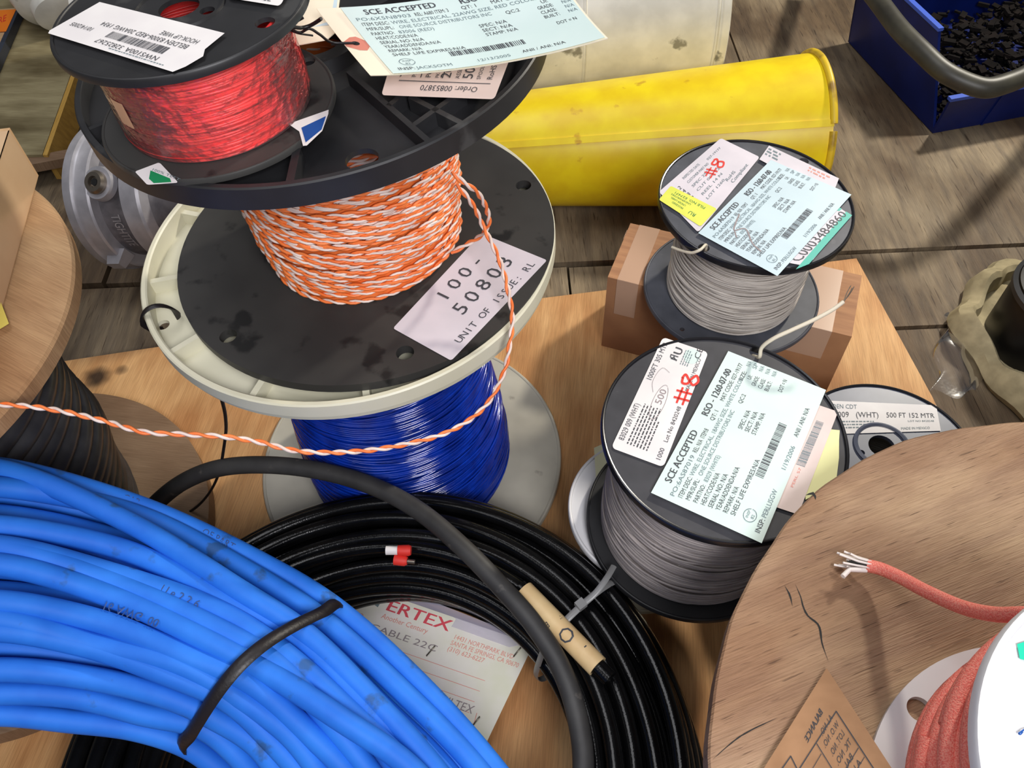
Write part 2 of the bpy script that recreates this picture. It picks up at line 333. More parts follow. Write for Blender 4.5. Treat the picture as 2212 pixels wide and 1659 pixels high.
class Label:
    """a paper face spanned by four corners (reading order TL, TR, BR, BL); W x Hh are its own units"""
    def __init__(s, corners, W, Hh, lift=.0004, curl=None):
        s.c = [Vector(q) for q in corners]; s.W, s.H, s.curl = W, Hh, curl
        s.n = (s.c[1] - s.c[0]).cross(s.c[3] - s.c[0]).normalized()
        if s.n.z < 0: s.n = -s.n
        s.lift = lift; s.inks = {}
    def at(s, x, y, e=0):
        u, v = x / s.W, y / s.H; a, b, c, d = s.c
        p = a * ((1 - u) * (1 - v)) + b * (u * (1 - v)) + c * (u * v) + d * ((1 - u) * v)
        return p + s.n * (s.lift + e + (s.curl(u, v) if s.curl else 0))
    def ink(s, m): return s.inks.setdefault(m.name, (m, MB()))[1]
    def mono(s, x, y, h, body, m, pitch, wid):
        for i, ch in enumerate(body):
            if ch != ' ':
                w = glyphs(ch)[0][:, 0]; s.text(x + (i + .5) * pitch - (w.max() + w.min()) * wid / 2, y, h, ch, m, wid=wid)
        return s
    def text(s, x, y, h, body, m=None, rot=0, wid=None, fit=None, align=0, bold=False):
        m = m or INK; v, f = glyphs(body)
        if not len(v): return s
        k = wid or h
        if fit: k = fit / max(v[:, 0].max(), 1e-6)
        x0 = -align * v[:, 0].max() * k; cr, sr = math.cos(rot), math.sin(rot); out = []
        for a, b in v:
            px, py = x0 + a * k, -b * h
            out.append(s.at(x + px * cr - py * sr, y + px * sr + py * cr, .00025))
        s.ink(m).add(out, f); 
        if bold:
            o2 = [s.at(x + (x0 + a * k + h * .06) * cr + b * h * sr, y + (x0 + a * k + h * .06) * sr - b * h * cr, .00027) for a, b in v]
            s.ink(m).add(o2, f)
        return s
    def rect(s, x0, y0, x1, y1, m=None, e=.0002):
        s.ink(m or INK).add([s.at(x0, y0, e), s.at(x1, y0, e), s.at(x1, y1, e), s.at(x0, y1, e)], [(0, 1, 2, 3)]); return s
    def poly(s, pts, m, e=.00015):
        s.ink(m).add([s.at(x, y, e) for x, y in pts], [tuple(range(len(pts)))]); return s
    def bars(s, x0, y0, x1, y1, n, m=None, seed=1, vert=False):
        r = random.Random(seed); L0, L1 = (y0, y1) if vert else (x0, x1); w = (L1 - L0) / n
        for i in range(n):
            a = L0 + i * w; b = a + w * r.choice((.35, .5, .75))
            if vert: s.rect(x0, a, x1, b, m)
            else: s.rect(a, y0, b, y1, m)
        return s
    def stroke(s, pts, w, m=None, e=.0003):
        m = m or INK; p = spline([(x, y, 0) for x, y in pts], 5) if len(pts) > 2 else np.array([(x, y, 0) for x, y in pts], float)
        t = np.gradient(p, axis=0); t /= np.linalg.norm(t, axis=1)[:, None] + 1e-9; nn = np.c_[-t[:, 1], t[:, 0]] * w / 2
        a = [s.at(q[0] + k[0], q[1] + k[1], e) for q, k in zip(p, nn)]; b = [s.at(q[0] - k[0], q[1] - k[1], e) for q, k in zip(p, nn)]
        s.ink(m).add(a + b, [(i, i + 1, len(a) + i + 1, len(a) + i) for i in range(len(a) - 1)]); return s
    def lines(s, x, y, h, gap, n, w, m=None, seed=3):
        """tiny unreadable print: rows of short dashes"""
        r = random.Random(seed); m = m or INKL
        for i in range(n):
            q = x
            while q < x + w * (1 if i < n - 1 else .7):
                l = r.uniform(.6, 2.4) * h; s.rect(q, y + i * gap, min(q + l, x + w), y + i * gap + h * .75, m); q += l + h * .6
        return s
    def build(s, name, material, parent, M=None, outline=None, thick=0, nx=1, ny=1, holes=None):
        mb = MB()
        if outline:
            top = [s.at(x, y) for x, y in outline]; n = len(top)
            if thick:
                bot = [s.at(x, y, -thick) for x, y in outline]
                mb.add(top + bot, [tuple(range(n)), tuple(range(2 * n - 1, n - 1, -1))] + [(i, (i + 1) % n, n + (i + 1) % n, n + i) for i in range(n)])
            else: mb.add(top, [tuple(range(n))])
        else:
            g = [[s.at(s.W * i / nx, s.H * j / ny) for i in range(nx + 1)] for j in range(ny + 1)]
            v = [q for r in g for q in r]; f = [(j * (nx + 1) + i, j * (nx + 1) + i + 1, (j + 1) * (nx + 1) + i + 1, (j + 1) * (nx + 1) + i) for j in range(ny) for i in range(nx)]
            mb.add(v, f)
            if thick:
                mb.add([s.at(s.W * i / nx, s.H * j / ny, -thick) for j in range(ny + 1) for i in range(nx + 1)], [q[::-1] for q in f])
                per = [(i, 0) for i in range(nx)] + [(nx, j) for j in range(ny)] + [(i, ny) for i in range(nx, 0, -1)] + [(0, j) for j in range(ny, 0, -1)]
                a = [s.at(s.W * i / nx, s.H * j / ny) for i, j in per]; b = [s.at(s.W * i / nx, s.H * j / ny, -thick) for i, j in per]; n = len(a)
                mb.add(a + b, [(i, (i + 1) % n, n + (i + 1) % n, n + i) for i in range(n)])
        o = mb.build(name, material, parent, M, smooth=60)
        for k, (mm, b) in s.inks.items(): b.build('printing', mm, o, smooth=0)
        return o
def rrect(W, Hh, r, x0=0, y0=0):
    out = []
    for cx, cy, a in ((W - r, r, -90), (W - r, Hh - r, 0), (r, Hh - r, 90), (r, r, 180)):
        for k in range(5):
            t = math.radians(a + 22.5 * k); out.append((x0 + cx + r * math.cos(t), y0 + cy + r * math.sin(t)))
    return out
def on(M, px, zl=0): return [PF(M, u, v, zl) for u, v in px]

# ------------------------------------------------------------------ windings
def winding(Rf, z0, z1, wr, name, material, parent, M, seg=72, sides=5, jit=.35, layers=14, seed=1):
    """close helix of wire on a core, with a few slanting over-wraps"""
    g = np.random.default_rng(seed); mb = MB(); prof = []
    for i in range(13):
        z = z0 + (z1 - z0) * i / 12; prof.append((Rf(i / 12) - wr * .5, z))
    mb.lathe(prof, 64, closed=False)
    turns = int((z1 - z0) / (wr * 1.9)); n = turns * seg; a = np.arange(n + 1) * 2 * PI / seg
    tt = np.linspace(0, 1, n + 1); z = z0 + wr + (z1 - z0 - 2 * wr) * tt
    k = np.arange(n + 1) / seg
    z = z + wr * jit * np.sin(k * 1.7 + 3 * np.sin(a)) * 2
    rad = np.array([Rf(min(max((q - z0) / (z1 - z0), 0), 1)) for q in z]) + wr * .5 * np.sin(k * 2.39) 
    mb.tube(np.c_[rad * np.cos(a), rad * np.sin(a), z], wr, sides, up=np.c_[np.cos(a), np.sin(a), 0 * a].tolist())
    for i in range(layers):
        zs = z0 + (z1 - z0) * g.uniform(.05, .95); zz = zs + (z1 - z0) * g.uniform(-.12, .12); a0 = g.uniform(0, 6.28); q = np.linspace(0, g.uniform(2, 5.5), 60)
        zc = np.clip(zs + (zz - zs) * q / q[-1], z0 + wr, z1 - wr); lift = wr * (1.0 - 3 * np.minimum(0.33, np.minimum(q, q[-1] - q)) * 0)
        ends = np.clip(np.minimum(q, q[-1] - q) / .3, 0, 1)
        r2 = np.array([Rf((w - z0) / (z1 - z0)) for w in zc]) - wr * .6 + ends * wr * 2.0
        mb.tube(np.c_[r2 * np.cos(a0 + q), r2 * np.sin(a0 + q), zc], wr, sides, up=np.c_[np.cos(a0 + q), np.sin(a0 + q), 0 * q].tolist())
    return mb.build(name, material, parent, M)
def strands(path, off, wr, pitch, phase=0, N=None):
    """two centre lines twisted about a path"""
    p = np.array([tuple(q) for q in path]); t = np.gradient(p, axis=0); ds = np.linalg.norm(t, axis=1); t /= ds[:, None]
    s = np.r_[0, np.cumsum(np.linalg.norm(np.diff(p, axis=0), axis=1))]
    if N is None:
        N = np.zeros_like(p); q = np.array([0, 0, 1.0]); q = q - q.dot(t[0]) * t[0]; q /= np.linalg.norm(q)
        for i in range(len(p)):
            q = q - q.dot(t[i]) * t[i]; q /= np.linalg.norm(q); N[i] = q
    B = np.cross(t, N); ph = s * 2 * PI / pitch + phase
    d = (np.cos(ph)[:, None] * N + np.sin(ph)[:, None] * B) * off
    return p + d, p - d
def resample(p, step):
    p = np.asarray(p); s = np.r_[0, np.cumsum(np.linalg.norm(np.diff(p, axis=0), axis=1))]; n = max(int(s[-1] / step), 2); q = np.linspace(0, s[-1], n)
    return np.c_[[np.interp(q, s, p[:, i]) for i in range(3)]].T
ZP = -.007      # top of the plywood sheet
ZF = -.022      # top of the old planks
# ------------------------------------------------------------------ setting: plank floor
def plankbox(mb, lo, hi): mb.box(lo, hi)
fl = MB()
for i, (x0, x1) in enumerate(((-1.9, -1.36), (-1.355, -.93), (-.925, -.5), (-.495, -.06), (-.055, .372), (.376, .80), (.805, 1.3), (1.305, 1.9))):
    fl.box((x0, .728, ZF - .03), (x1, 2.6, ZF - .002 * (i % 2)))
for i, (x0, x1) in enumerate(((-1.9, -.2), (-.196, .073), (.076, .35), (.353, 1.9))):
    fl.box((x0, .60, ZF - .03), (x1, .718, ZF + .001 * (i % 2)))
fl.box((-1.9, -.9, ZF - .03), (1.9, .596, ZF - .001))
fl.box((-1.9, -.9, ZF - .06), (1.9, 2.6, ZF - .032))
o = fl.build('floor', PLANK, smooth=0); o['kind'] = 'structure'

# plywood sheet
c = [P(150, 779, ZP), P(350, 748, ZP), P(1345, 622, ZP), P(1850, 558, ZP)]
pl = MB(); pts = [(-.75, .555), (c[1].x, c[1].y), (c[2].x, c[2].y), (c[3].x, c[3].y), (.437, .49), (.47, -.5), (-.75, -.5)]
pl.prism(pts[::-1], ZF + .0015, ZP)
tag(pl.build('plywood_sheet', PLY, smooth=0), 'orange-tan plywood sheet with dark stain lying on the planks under the spools', 'board')

# ------------------------------------------------------------------ blue wire spool
A = (-.036, .005)
MBb = frame((-.1028, .4437, 0), (-.038, .002)); MBt = frame((-.1132, .4451, .2884), (-.045, .004))
blue = thing('wire_spool', 'large white-flanged spool of glossy dark blue wire under the orange-white reel', 'spool', MBb)
RB = .149
mb = MB(); mb.plate(RB - .003, -.006, -.001, r0=.012); mb.lathe(bead(RB, 0, .006, .004)); mb.build('bottom_flange', WHP2, blue, frame((-.1028, .4437, -.0004)))
ties = PF(MBt, 372, 655); th = math.atan2(ties.y, ties.x)
mb = MB(); mb.plate(RB - .003, -.0185, -.0155, holes=[(.1415 * math.cos(th), .1415 * math.sin(th), .0045)], r0=.02)
mb.lathe([(RB - .0045, -.0165), (RB - .0015, -.0165), (RB - .0008, -.012), (RB, -.0115), (RB, -.001), (RB - .001, 0), (RB - .0035, 0), (RB - .0045, -.001)], 128)
for k in range(12):
    a = th + .27 + k * PI / 6
    Mr = Matrix.Rotation(a, 4, 'Z'); mb.box((.03, -.0022, -.016), (RB - .004, .0022, -.0052), Mr)
mb.build('top_flange', WHP, blue, MBt)
winding(lambda t: .0955 - .012 * t + .002 * math.sin(t * 9), .0005, .266, .0011, 'wire_winding', BLUW, blue, MBb, seg=64, sides=5, layers=60, jit=.6, seed=4)
# cable tie looped through the rim
rr = Vector((math.cos(th), math.sin(th), 0)); tt_ = Vector((-math.sin(th), math.cos(th), 0))
loop = [rr * (RB - .007 + .0115 * math.cos(a) - .001) + Vector((0, 0, -.010 + .0165 * math.sin(a))) + tt_ * (.004 * math.sin(a)) for a in np.linspace(-.6, 2 * PI - 1.0, 30)]
mb = MB(); mb.tube(loop, .0022, 8, flat=.5, up=[(0, 0, 1)] * 30); mb.box((-.003, -.003, -.003), (.003, .003, .003), Matrix.Translation(loop[-1])); mb.build('cable_tie', TIE, blue, MBt)
w = spline([P(474, 845, .262), P(487, 900, .2), P(486, 950, .14), P(470, 1030, .085), P(440, 1080, .04), P(408, 1106, .012), P(380, 1112, -.005)], 10)
mb = MB(); mb.tube(w, .0013, 6); mb.build('wire_tail', TIE, blue, Matrix.Identity(4))

# ------------------------------------------------------------------ orange and white reel
MOb = frame((-.0998, .4445, .2884), (-.040, .008)); MOt = frame((-.1058, .4456, .4425), (-.074, .016))
org = thing('wire_reel', 'black plastic reel of twisted orange and white wire on the blue wire spool', 'reel', MOb)
RO_ = .135
h = [PF(MOb, u, v) for u, v in ((495, 730), (876, 766), (1131, 405))]
mb = MB(); mb.plate(RO_, -.005, .002, holes=[(q.x, q.y, .0058) for q in h]); mb.build('bottom_flange', BLKS, org, MOb)
# top flange: deep web, tall rim, ribs
hh = PF(MOt, 783, 347, -.010)
mb = MB(); mb.plate(RO_ - .003, -.012, -.009, holes=[(hh.x, hh.y, .0085)], r0=.02)
mb.lathe([(RO_ - .004, -.013), (RO_, -.013), (RO_, -.0008), (RO_ - .0008, 0), (RO_ - .0035, 0), (RO_ - .004, -.0008)], 128)
mb.lathe([(.020, -.013), (.030, -.013), (.030, -.0005), (.020, -.0005)], 48)
def rib(a, b, w=.0016, zt=-.0008):
    a = Vector((a[0], a[1])); b = Vector((b[0], b[1])); d = (b - a); l = d.length; an = math.atan2(d.y, d.x)
    mb.box((0, -w, -.010), (l, w, zt), Matrix.Translation((a.x, a.y, 0)) @ Matrix.Rotation(an, 4, 'Z'))
rp = lambda u, v: PF(MOt, u, v)
a1, b1 = rp(752, 150), rp(926, 302); rib(a1, b1)
a2, b2 = rp(885, 205), rp(996, 262); rib(a2, b2)
rib(rp(893, 266), rp(1000, 190)); rib(rp(838, 225), rp(905, 170))
rib(rp(640, 318), rp(624, 392), .002)
an = [math.atan2(b1.y, b1.x) + k for k in (.95, 1.7, 2.5, 3.3, -1.6)]
for q in an: rib((.03 * math.cos(q), .03 * math.sin(q)), (.132 * math.cos(q), .132 * math.sin(q)))
mb.build('top_flange', BLK, org, MOt)
# twisted pair winding
zb, zt = .003, .1395; pw = .0036; turns = int((zt - zb) / (pw * .80)); seg = 150
nn = turns * seg; a = np.arange(nn + 1) * 2 * PI / seg; tt = np.linspace(0, 1, nn + 1); k = np.arange(nn + 1) / seg
Rw = .0665 + .0035 * np.sin(tt * PI) + .0016 * np.sin(k * 2.1) + .0006 * np.sin(a * 3 + k)
z = zb + .0025 + (zt - zb - .005) * tt + .0016 * np.sin(a + k * .9)
ca, sa = np.cos(a), np.sin(a)
pth = np.c_[Rw * ca, Rw * sa, z]; s1, s2 = strands(pth, .00088, .0009, .0185, N=np.c_[ca, sa, 0 * a])
upv = np.c_[ca, sa, 0 * a].tolist()
wnd = MB(); wnd.lathe([(.0655, zb), (.0668, .07), (.0655, zt)], 64, closed=False); wnd = wnd.build('wire_winding', ORW, org, MOb)
m1, m2 = MB(), MB(); m1.tube(s1, .00108, 5, up=upv); m2.tube(s2, .00090, 5, up=upv)
g = np.random.default_rng(8)
for i in range(34):   # turns crossing over the lower layer
    n_ = 260; q = np.linspace(0, g.uniform(2.6, 6.0), n_) * 1.0; a0 = g.uniform(0, 6.28); zs = g.uniform(zb + .008, zt - .008); ze = np.clip(zs + g.uniform(.006, .024), zb + .004, zt - .004); zq = zs + (ze - zs) * q / q[-1]
    up_ = np.clip(np.minimum(q, q[-1] - q) / .35, 0, 1); r_ = .0675 + .0035 * np.sin((zq - zb) / (zt - zb) * PI) - .0012 + .0030 * up_ + .0004 * np.sin(q * 5 + i)
    c_, s_ = np.cos(a0 + q), np.sin(a0 + q); N_ = np.c_[c_, s_, 0 * q]
    u1, u2 = strands(np.c_[r_ * c_, r_ * s_, zq], .00088, .0009, .0185, phase=i, N=N_); m1.tube(u1, .00108, 5, up=N_.tolist()); m2.tube(u2, .00090, 5, up=N_.tolist())
m1.build('orange_strand', ORW, wnd, MOb); m2.build('white_strand', WWW, wnd, MOb)
# loose end: leaves the reel, loops, and sags away to the left
lw = [P(975, 372, .385), P(1000, 393, .38), P(1030, 415, .37), P(1052, 455, .35), P(1055, 485, .335), P(1037, 510, .322), P(1008, 528, .312), P(975, 547, .307)]
lw2 = [P(985, 400, .372), P(1005, 420, .366), P(1028, 455, .352), P(1045, 492, .338), P(1062, 525, .333), P(1082, 570, .325), P(1100, 640, .315), P(1107, 690, .305), P(1100, 750, .296),
       P(1090, 800, .285), P(1050, 875, .272), P(975, 930, .272), P(850, 965, .275), P(740, 977, .28), P(640, 974, .285), P(560, 955, .29), P(480, 943, .3), P(390, 938, .305), P(310, 933, .31), P(220, 908, .312), P(110, 884, .315), P(0, 874, .318), P(-140, 880, .32), P(-330, 930, .32)]
ends = []
lm1, lm2 = MB(), MB()
for q, r0 in ((lw, .00095), (lw2, .00095)):
    p = resample(spline(q, 14), .0012); s1, s2 = strands(p, r0 * .96, r0, .0185)
    lm1.tube(s1, r0, 7); lm2.tube(s2, r0, 7)
lwo = lm1.build('loose_orange_strand', ORW, org, Matrix.Identity(4)); lm2.build('loose_white_strand', WWW, org, Matrix.Identity(4))
# stock label
L = Label(on(MOb, [(849, 710), (1040, 505), (1182, 563), (975, 780)], .002), 100, 62)
L.mono(33, 20, 11.5, '100-', INK, 12.2, 12).mono(30, 41, 12.5, '50803', INK, 12.2, 12).mono(13, 57, 6, 'UNIT OF ISSUE: RL', INK, 4.75, 4.9)
L.build('stock_label', PAPL, org, MOb, outline=rrect(100, 62, 2))
# order label on the upper flange (seen upside down)
L = Label(on(MOt, [(876, 30), (1135, 40), (1068, 216), (824, 207)], 0), 100, 76)
L.text(58, 66.5, 4.5, 'Order: 00853870', rot=PI, align=.5, fit=50); L.rect(12, 63, 92, 63.6)
for x, hgt, tx in ((20, 8, 'TMS'), (26, 3.5, 'P/N SPEC'), (39, 4.5, 'POWER'), (46, 3, 'PK NA'), (56, 8.5, '20 2 B'), (64, 3.5, 'ASSEMBLY'), (75, 8.5, '500 FT'), (82, 3.2, 'SPOOLS OF 1'), (92, 4.5, 'RoHS OK')):
    L.text(x, 60, hgt, tx, rot=-PI / 2, wid=hgt * .85)
L.rect(30, 30, 30.8, 60); L.rect(49, 30, 49.8, 60)
L.build('order_label', PAPP, org, MOt, outline=rrect(100, 76, 3))

# ------------------------------------------------------------------ red wire spool
MRb = frame((-.1462, .3798, .4445), (-.047, -.002)); MRt = frame((-.1482, .3801, .4968), (-.062, .012))
red = thing('hookup_wire_spool', 'small black spool of shrink-wrapped red wire on the topmost black flange', 'spool', MRb)
RR = .0608
mb = MB(); hq = PF(MRb, 664, 131); mb.plate(RR - .0015, -.003, -.0005, holes=[(hq.x, hq.y, .0042)]); mb.lathe(bead(RR, 0, .0035, .002)); mb.build('bottom_flange', BLKS, red, MRb)
mb = MB(); hs = [(PF(MRt, u, v), r) for u, v, r in ((385, 12, .0098), (446, 19, .0036), (571, 45, .0047))]
mb.plate(RR - .0015, -.003, -.0008, holes=[(q.x, q.y, r) for q, r in hs]); mb.lathe(bead(RR, 0, .004, .0022))
q0 = hs[0][0]; mb.lathe([(.021, -.001), (.0222, -.001), (.0218, .0004), (.0212, .0004)], 48, M=Matrix.Translation((q0.x * .6, q0.y * .6, 0)))
mb.build('top_flange', BLK, red, MRt)
wn = winding(lambda t: .0472 - .001 * math.sin(t * PI), 0, .0475, .0008, 'wire_winding', REDW, red, MRb, seg=64, layers=40, jit=.8, seed=9)
mb = MB(); mb.lathe([(.0487, .0005), (.0492, .012), (.0483, .026), (.0493, .038), (.0488, .0475)], 96, closed=False); mb.build('shrink_wrap', WRAP, red, MRb)
def arc_patch(Rr, pa, pb, z0, z1, m, name, par, M, n=14):
    mb = MB(); v = []; f = []
    for i in range(n + 1):
        a = pa + (pb - pa) * i / n
        for z in (z0, z1): v.append((Rr * math.cos(a), Rr * math.sin(a), z))
    f = [(2 * i, 2 * i + 2, 2 * i + 3, 2 * i + 1) for i in range(n)]
    mb.add(v, f); return mb.build(name, m, par, M)
PEACH = clear('peach_paper', (246, 190, 150), .62, .4, .1, 40)
arc_patch(.0484, PI + .02, PI + .72, .0015, .047, PEACH, 'paper_wrap_label', red, MRb)
arc_patch(.0489, PI + .78, PI + .98, .016, .030, PEACH, 'paper_patch', red, MRb)
# stickers on the lower flange
L = Label(on(MRb, [(618, 262), (712, 238), (702, 300), (640, 330)], .0004), 10, 10)
L.poly([(3.1, 3.6), (9.4, 2.2), (8.6, 6.5), (3.6, 8.6)], BLUP); L.build('blue_corner_label', PAP, red, MRb, outline=[(.3, 1.2), (9.8, 0), (9.9, 1.5), (8.8, 7), (3.8, 9.6), (2.6, 9.2), (2.4, 4.5)])
L = Label(on(MRb, [(292, 372), (345, 352), (388, 398), (320, 402)], .0004), 10, 10)
L.poly([(2.2, 6.2), (5, 2.2), (8.6, 7.5), (8, 9.2), (2.4, 9)], GRN, e=.0002); L.text(5.2, 2.2, 1.3, '100% TEST', rot=.9, m=INKL); L.build('green_corner_label', PAP, red, MRb, outline=rrect(10, 9.6, .8))
# label on the upper flange, read from the far side
L = Label(on(MRt, [(374, 160), (100, 72), (216, 6), (489, 74)], .0006), 100, 44)
L.text(17, 9, 4, 'NWS100A', wid=3.8).text(44, 9, 4, '32825267', wid=3.6).lines(10, 3.2, 1, 2, 1, 60)
L.bars(19, 12, 64, 19, 46, INK, 5).text(10, 25.5, 4.2, 'BELDEN 83006-RED 20AWG 1934', fit=67).text(8, 32, 4.2, 'HOOK-UP WIRE', fit=28).text(76, 17, 4, '10/14/2005', fit=18)
L.build('barcode_label', PAP, red, MRt, outline=[(1, 1), (98, 0), (100, 3), (100, 44), (1, 44), (0, 26), (-4, 20), (-2, 8)])
L = Label(on(MRt, [(470, -70), (648, -70), (606, 15), (492, -3)], .0006), 10, 6)
L.text(6.3, 5.6, .75, 'CE', wid=1.0).text(3.5, 5.2, .4, 'MEXICO', m=INK); L.build('maker_label', PAP, red, MRt, outline=rrect(10, 6, .6))

# ------------------------------------------------------------------ inspection tags tied to the red spool
def sce(L, s, rso, po, item, size, part, ins, date, dk=INK, md=INKL):
    """inspection sticker, laid out on a 100 x 66 field"""
    T = L.text
    T(9, 7.5, 4.2, 'SCE ACCEPTED', dk, fit=34, bold=True); T(54, 8, 4.2, rso, dk, fit=34, bold=True)
    T(3, 12.5, 2.6, po, md, fit=26); T(31, 12.5, 2.8, item, dk, fit=16); T(53, 12.5, 2.6, 'QT: 1', dk, fit=7); T(67, 12.5, 2.7, 'MAT CODE: 027-19177', dk, fit=28)
    T(4, 17, 2.7, 'ITEM DESC: ', dk, fit=13); T(18, 17, 2.6, size, md, fit=68)
    T(4.5, 21.3, 2.7, 'MFR/SUPL:', dk, fit=13); T(20, 21.3, 2.6, 'ONE SOURCE DISTRIBUTORS INC', md, fit=44)
    T(5, 25.7, 2.7, 'PARTNO:', dk, fit=11); T(18, 25.7, 2.6, part, md, fit=17)
    for i, (a, fw) in enumerate((('HEAT/CODE:N/A', 20), ('SERIAL NO: N/A', 21), ('YEAR/ADDENDA:N/A', 27), ('REMARK: N/A', 16), ('SHELF LIFE EXPIRES:N/A', 35))): T(5.5 + .4 * i, 30 + 4.3 * i, 2.8, a, dk, fit=fw)
    for i, a in enumerate(('SPEC: N/A', 'SECT: N/A', 'STAMP: N/A')): T(55, 30 + 4.3 * i, 2.8, a, dk, fit=13 + i)
    T(70, 23, 2.6, 'QC:2', dk, fit=6.5)
    for i, (a, b) in enumerate((('SIZE:', 'N/A'), ('UI:', 'SP'), ('GRADE:', 'N/A'), ('CLASS:', 'N/A'), ('BUILT:', 'N/A'))):
        T(84 if i != 1 else 87, 17 + 4.3 * i, 2.7, a, dk, fit=7 if i != 1 else 3); T(95, 17 + 4.3 * i, 2.6, b, md, fit=4)
    T(87, 42, 2.7, 'DOT = N', dk, fit=9); L.bars(33, 48, 69, 53, 40, INK, s)
    T(4, 63, 2.9, 'INSP:', dk, fit=8); T(13, 63, 2.8, ins, md, fit=17); T(42, 62.5, 2.6, date, md, fit=16); T(64, 61.5, 2.7, 'ANII / ANI: N/A', dk, fit=20)
    L.stroke([(11 + 3.6 * math.cos(q), 54.5 + 3.6 * math.sin(q)) for q in np.linspace(0, 6.1, 16)], .35, INKL)
    L.text(9, 54, 1.5, 'INSP', INKL); L.text(9.6, 57, 1.7, '82', INKL); return L
Mi = Matrix.Identity(4)
cz = [P(683, 18, .468), P(1200, -62, .492), P(1313, 82, .488), P(800, 163, .463)]
tg = thing('inspection_tag', 'pale green inspection tag with a red patch, wired to the red spool and jutting right', 'tag', Matrix.Translation(sum(cz, Vector()) / 4))
curl = lambda u, v: .005 * ((u - .5) ** 2 - .25) * 4 - .003 * math.sin(v * PI)
L = Label(cz, 110, 66, curl=curl, lift=0)
L.poly([(5, 26), (8, 25.5), (11, 29.5), (11.2, 35), (8.5, 39), (5, 38.5), (.3, 34.5), (.3, 30.5)], PATCH, .0002)
L.poly([(5.6 + 1.9 * math.cos(q), 32 + 1.9 * math.sin(q)) for q in np.linspace(0, 2 * PI, 16)[:-1]], HOLE, .0004)
ob = L.build('tag_card', MAN, tg, Mi, outline=None, thick=.0005, nx=16, ny=8)
L2 = Label([L.at(11, .6), L.at(109, .6), L.at(109, 65.6), L.at(11, 65.6)], 100, 66, curl=lambda u, v: curl(.1 + u * .89, v) - (curl(.1, v) * (1 - u) + curl(.99, v) * u) * 0 - ((1 - u) * (1 - v) * curl(.1, .01) + u * (1 - v) * curl(.99, .01) + u * v * curl(.99, .99) + (1 - u) * v * curl(.1, .99)), lift=.0005)
sce(L2, 11, 'RSO - 2134-07-00', 'PO:6X5N8903', 'REL: A680 ITEM: 3', 'WIRE, ELECTRICAL, 22AWG SIZE, RED COLOR,', '83006 (RED)', 'JACKSOTM', '12/13/2005')
L2.build('inspection_sticker', PAPG, tg, Mi, nx=16, ny=8)
hp = L.at(5.6, 32, .0005)
mb = MB()
mb.tube(spline([P(655, 38, .495), P(640, 47, .493), P(632, 62, .485), P(650, 70, .478), P(667, 62, .48), P(690, 74, .474), hp + Vector((-.012, 0, .001)), hp], 8), .0007, 6)
mb.tube(spline([P(632, 58, .486), P(652, 60, .482), P(668, 56, .482), P(686, 46, .485), P(694, 40, .487)], 8), .0009, 6)
mb.tube(spline([P(628, 66, .484), P(648, 73, .477), P(676, 77, .474)], 6), .0005, 5)
mb.build('tie_wire', TIE, tg, Mi)
cz = [P(585, -75, .462), P(745, -85, .464), P(722, 86, .4545), P(622, 100, .4545)]
tg2 = thing('inspection_tag', 'half-hidden whitish inspection tag behind the red spool, under the pale green tag', 'tag', Matrix.Translation(sum(cz, Vector()) / 4))
L = Label(cz, 60, 66, lift=0); L.rect(2, 2, 58, 54, PAPB)
L.text(20, 31, 3, 'UI: SP', INKL).text(8, 35, 3, 'N/A', INKL).text(12, 40, 3, 'COLOR', INKL).text(10, 45, 3, 'N/A', INKL)
L.build('tag_card', MAN, tg2, Mi, outline=[(0, 0), (60, 0), (60, 60), (50, 65), (10, 66), (0, 62)], thick=.0005)

# ------------------------------------------------------------------ grey-flanged spool on the carton
MGb = frame((.2183, .5532, .1053), (.017, -.015)); MGt = frame((.2195, .5525, .2146), (.029, -.018))
gs = thing('wire_spool', 'grey-flanged spool of whitish wire standing on the brown carton near the yellow tube', 'spool', MGb)
RG = .0847
mb = MB(); q = PF(MGb, 1474, 710); mb.plate(RG - .0015, -.005, -.001, holes=[(q.x, q.y, .0022)]); mb.lathe(bead(RG, 0, .005, .0025)); mb.build('bottom_flange', GRY, gs, MGb)
q1, q2 = PF(MGt, 1521, 533), PF(MGt, 1737, 346)
mb = MB(); mb.plate(RG - .002, -.005, -.0012, holes=[(q1.x, q1.y, .0048), (q2.x, q2.y, .0045)])
mb.build('top_flange', GRY, gs, MGt)
fo = gs.children[-1]
mb = MB(); mb.lathe(bead(RG, .0004, .0062, .0028)); mb.build('rim', DRIM, fo, MGt)
winding(lambda t: .0565 + .0045 * math.cos((t - .25) * 2.4), 0, .1035, .0011, 'wire_winding', GWW, gs, MGb, layers=50, jit=.7, seed=2)
q1w = MGt @ Vector((q1.x, q1.y, -.004)); mb = MB(); mb.tube(spline([q1w + Vector((.004, .004, -.006)), q1w + Vector((.002, .002, .004)), P(1512, 540, .219), P(1495, 546, .214), P(1470, 541, .207), P(1452, 534, .203)], 8), .0013, 7); mb.build('wire_end', CREAMW, gs, Mi)
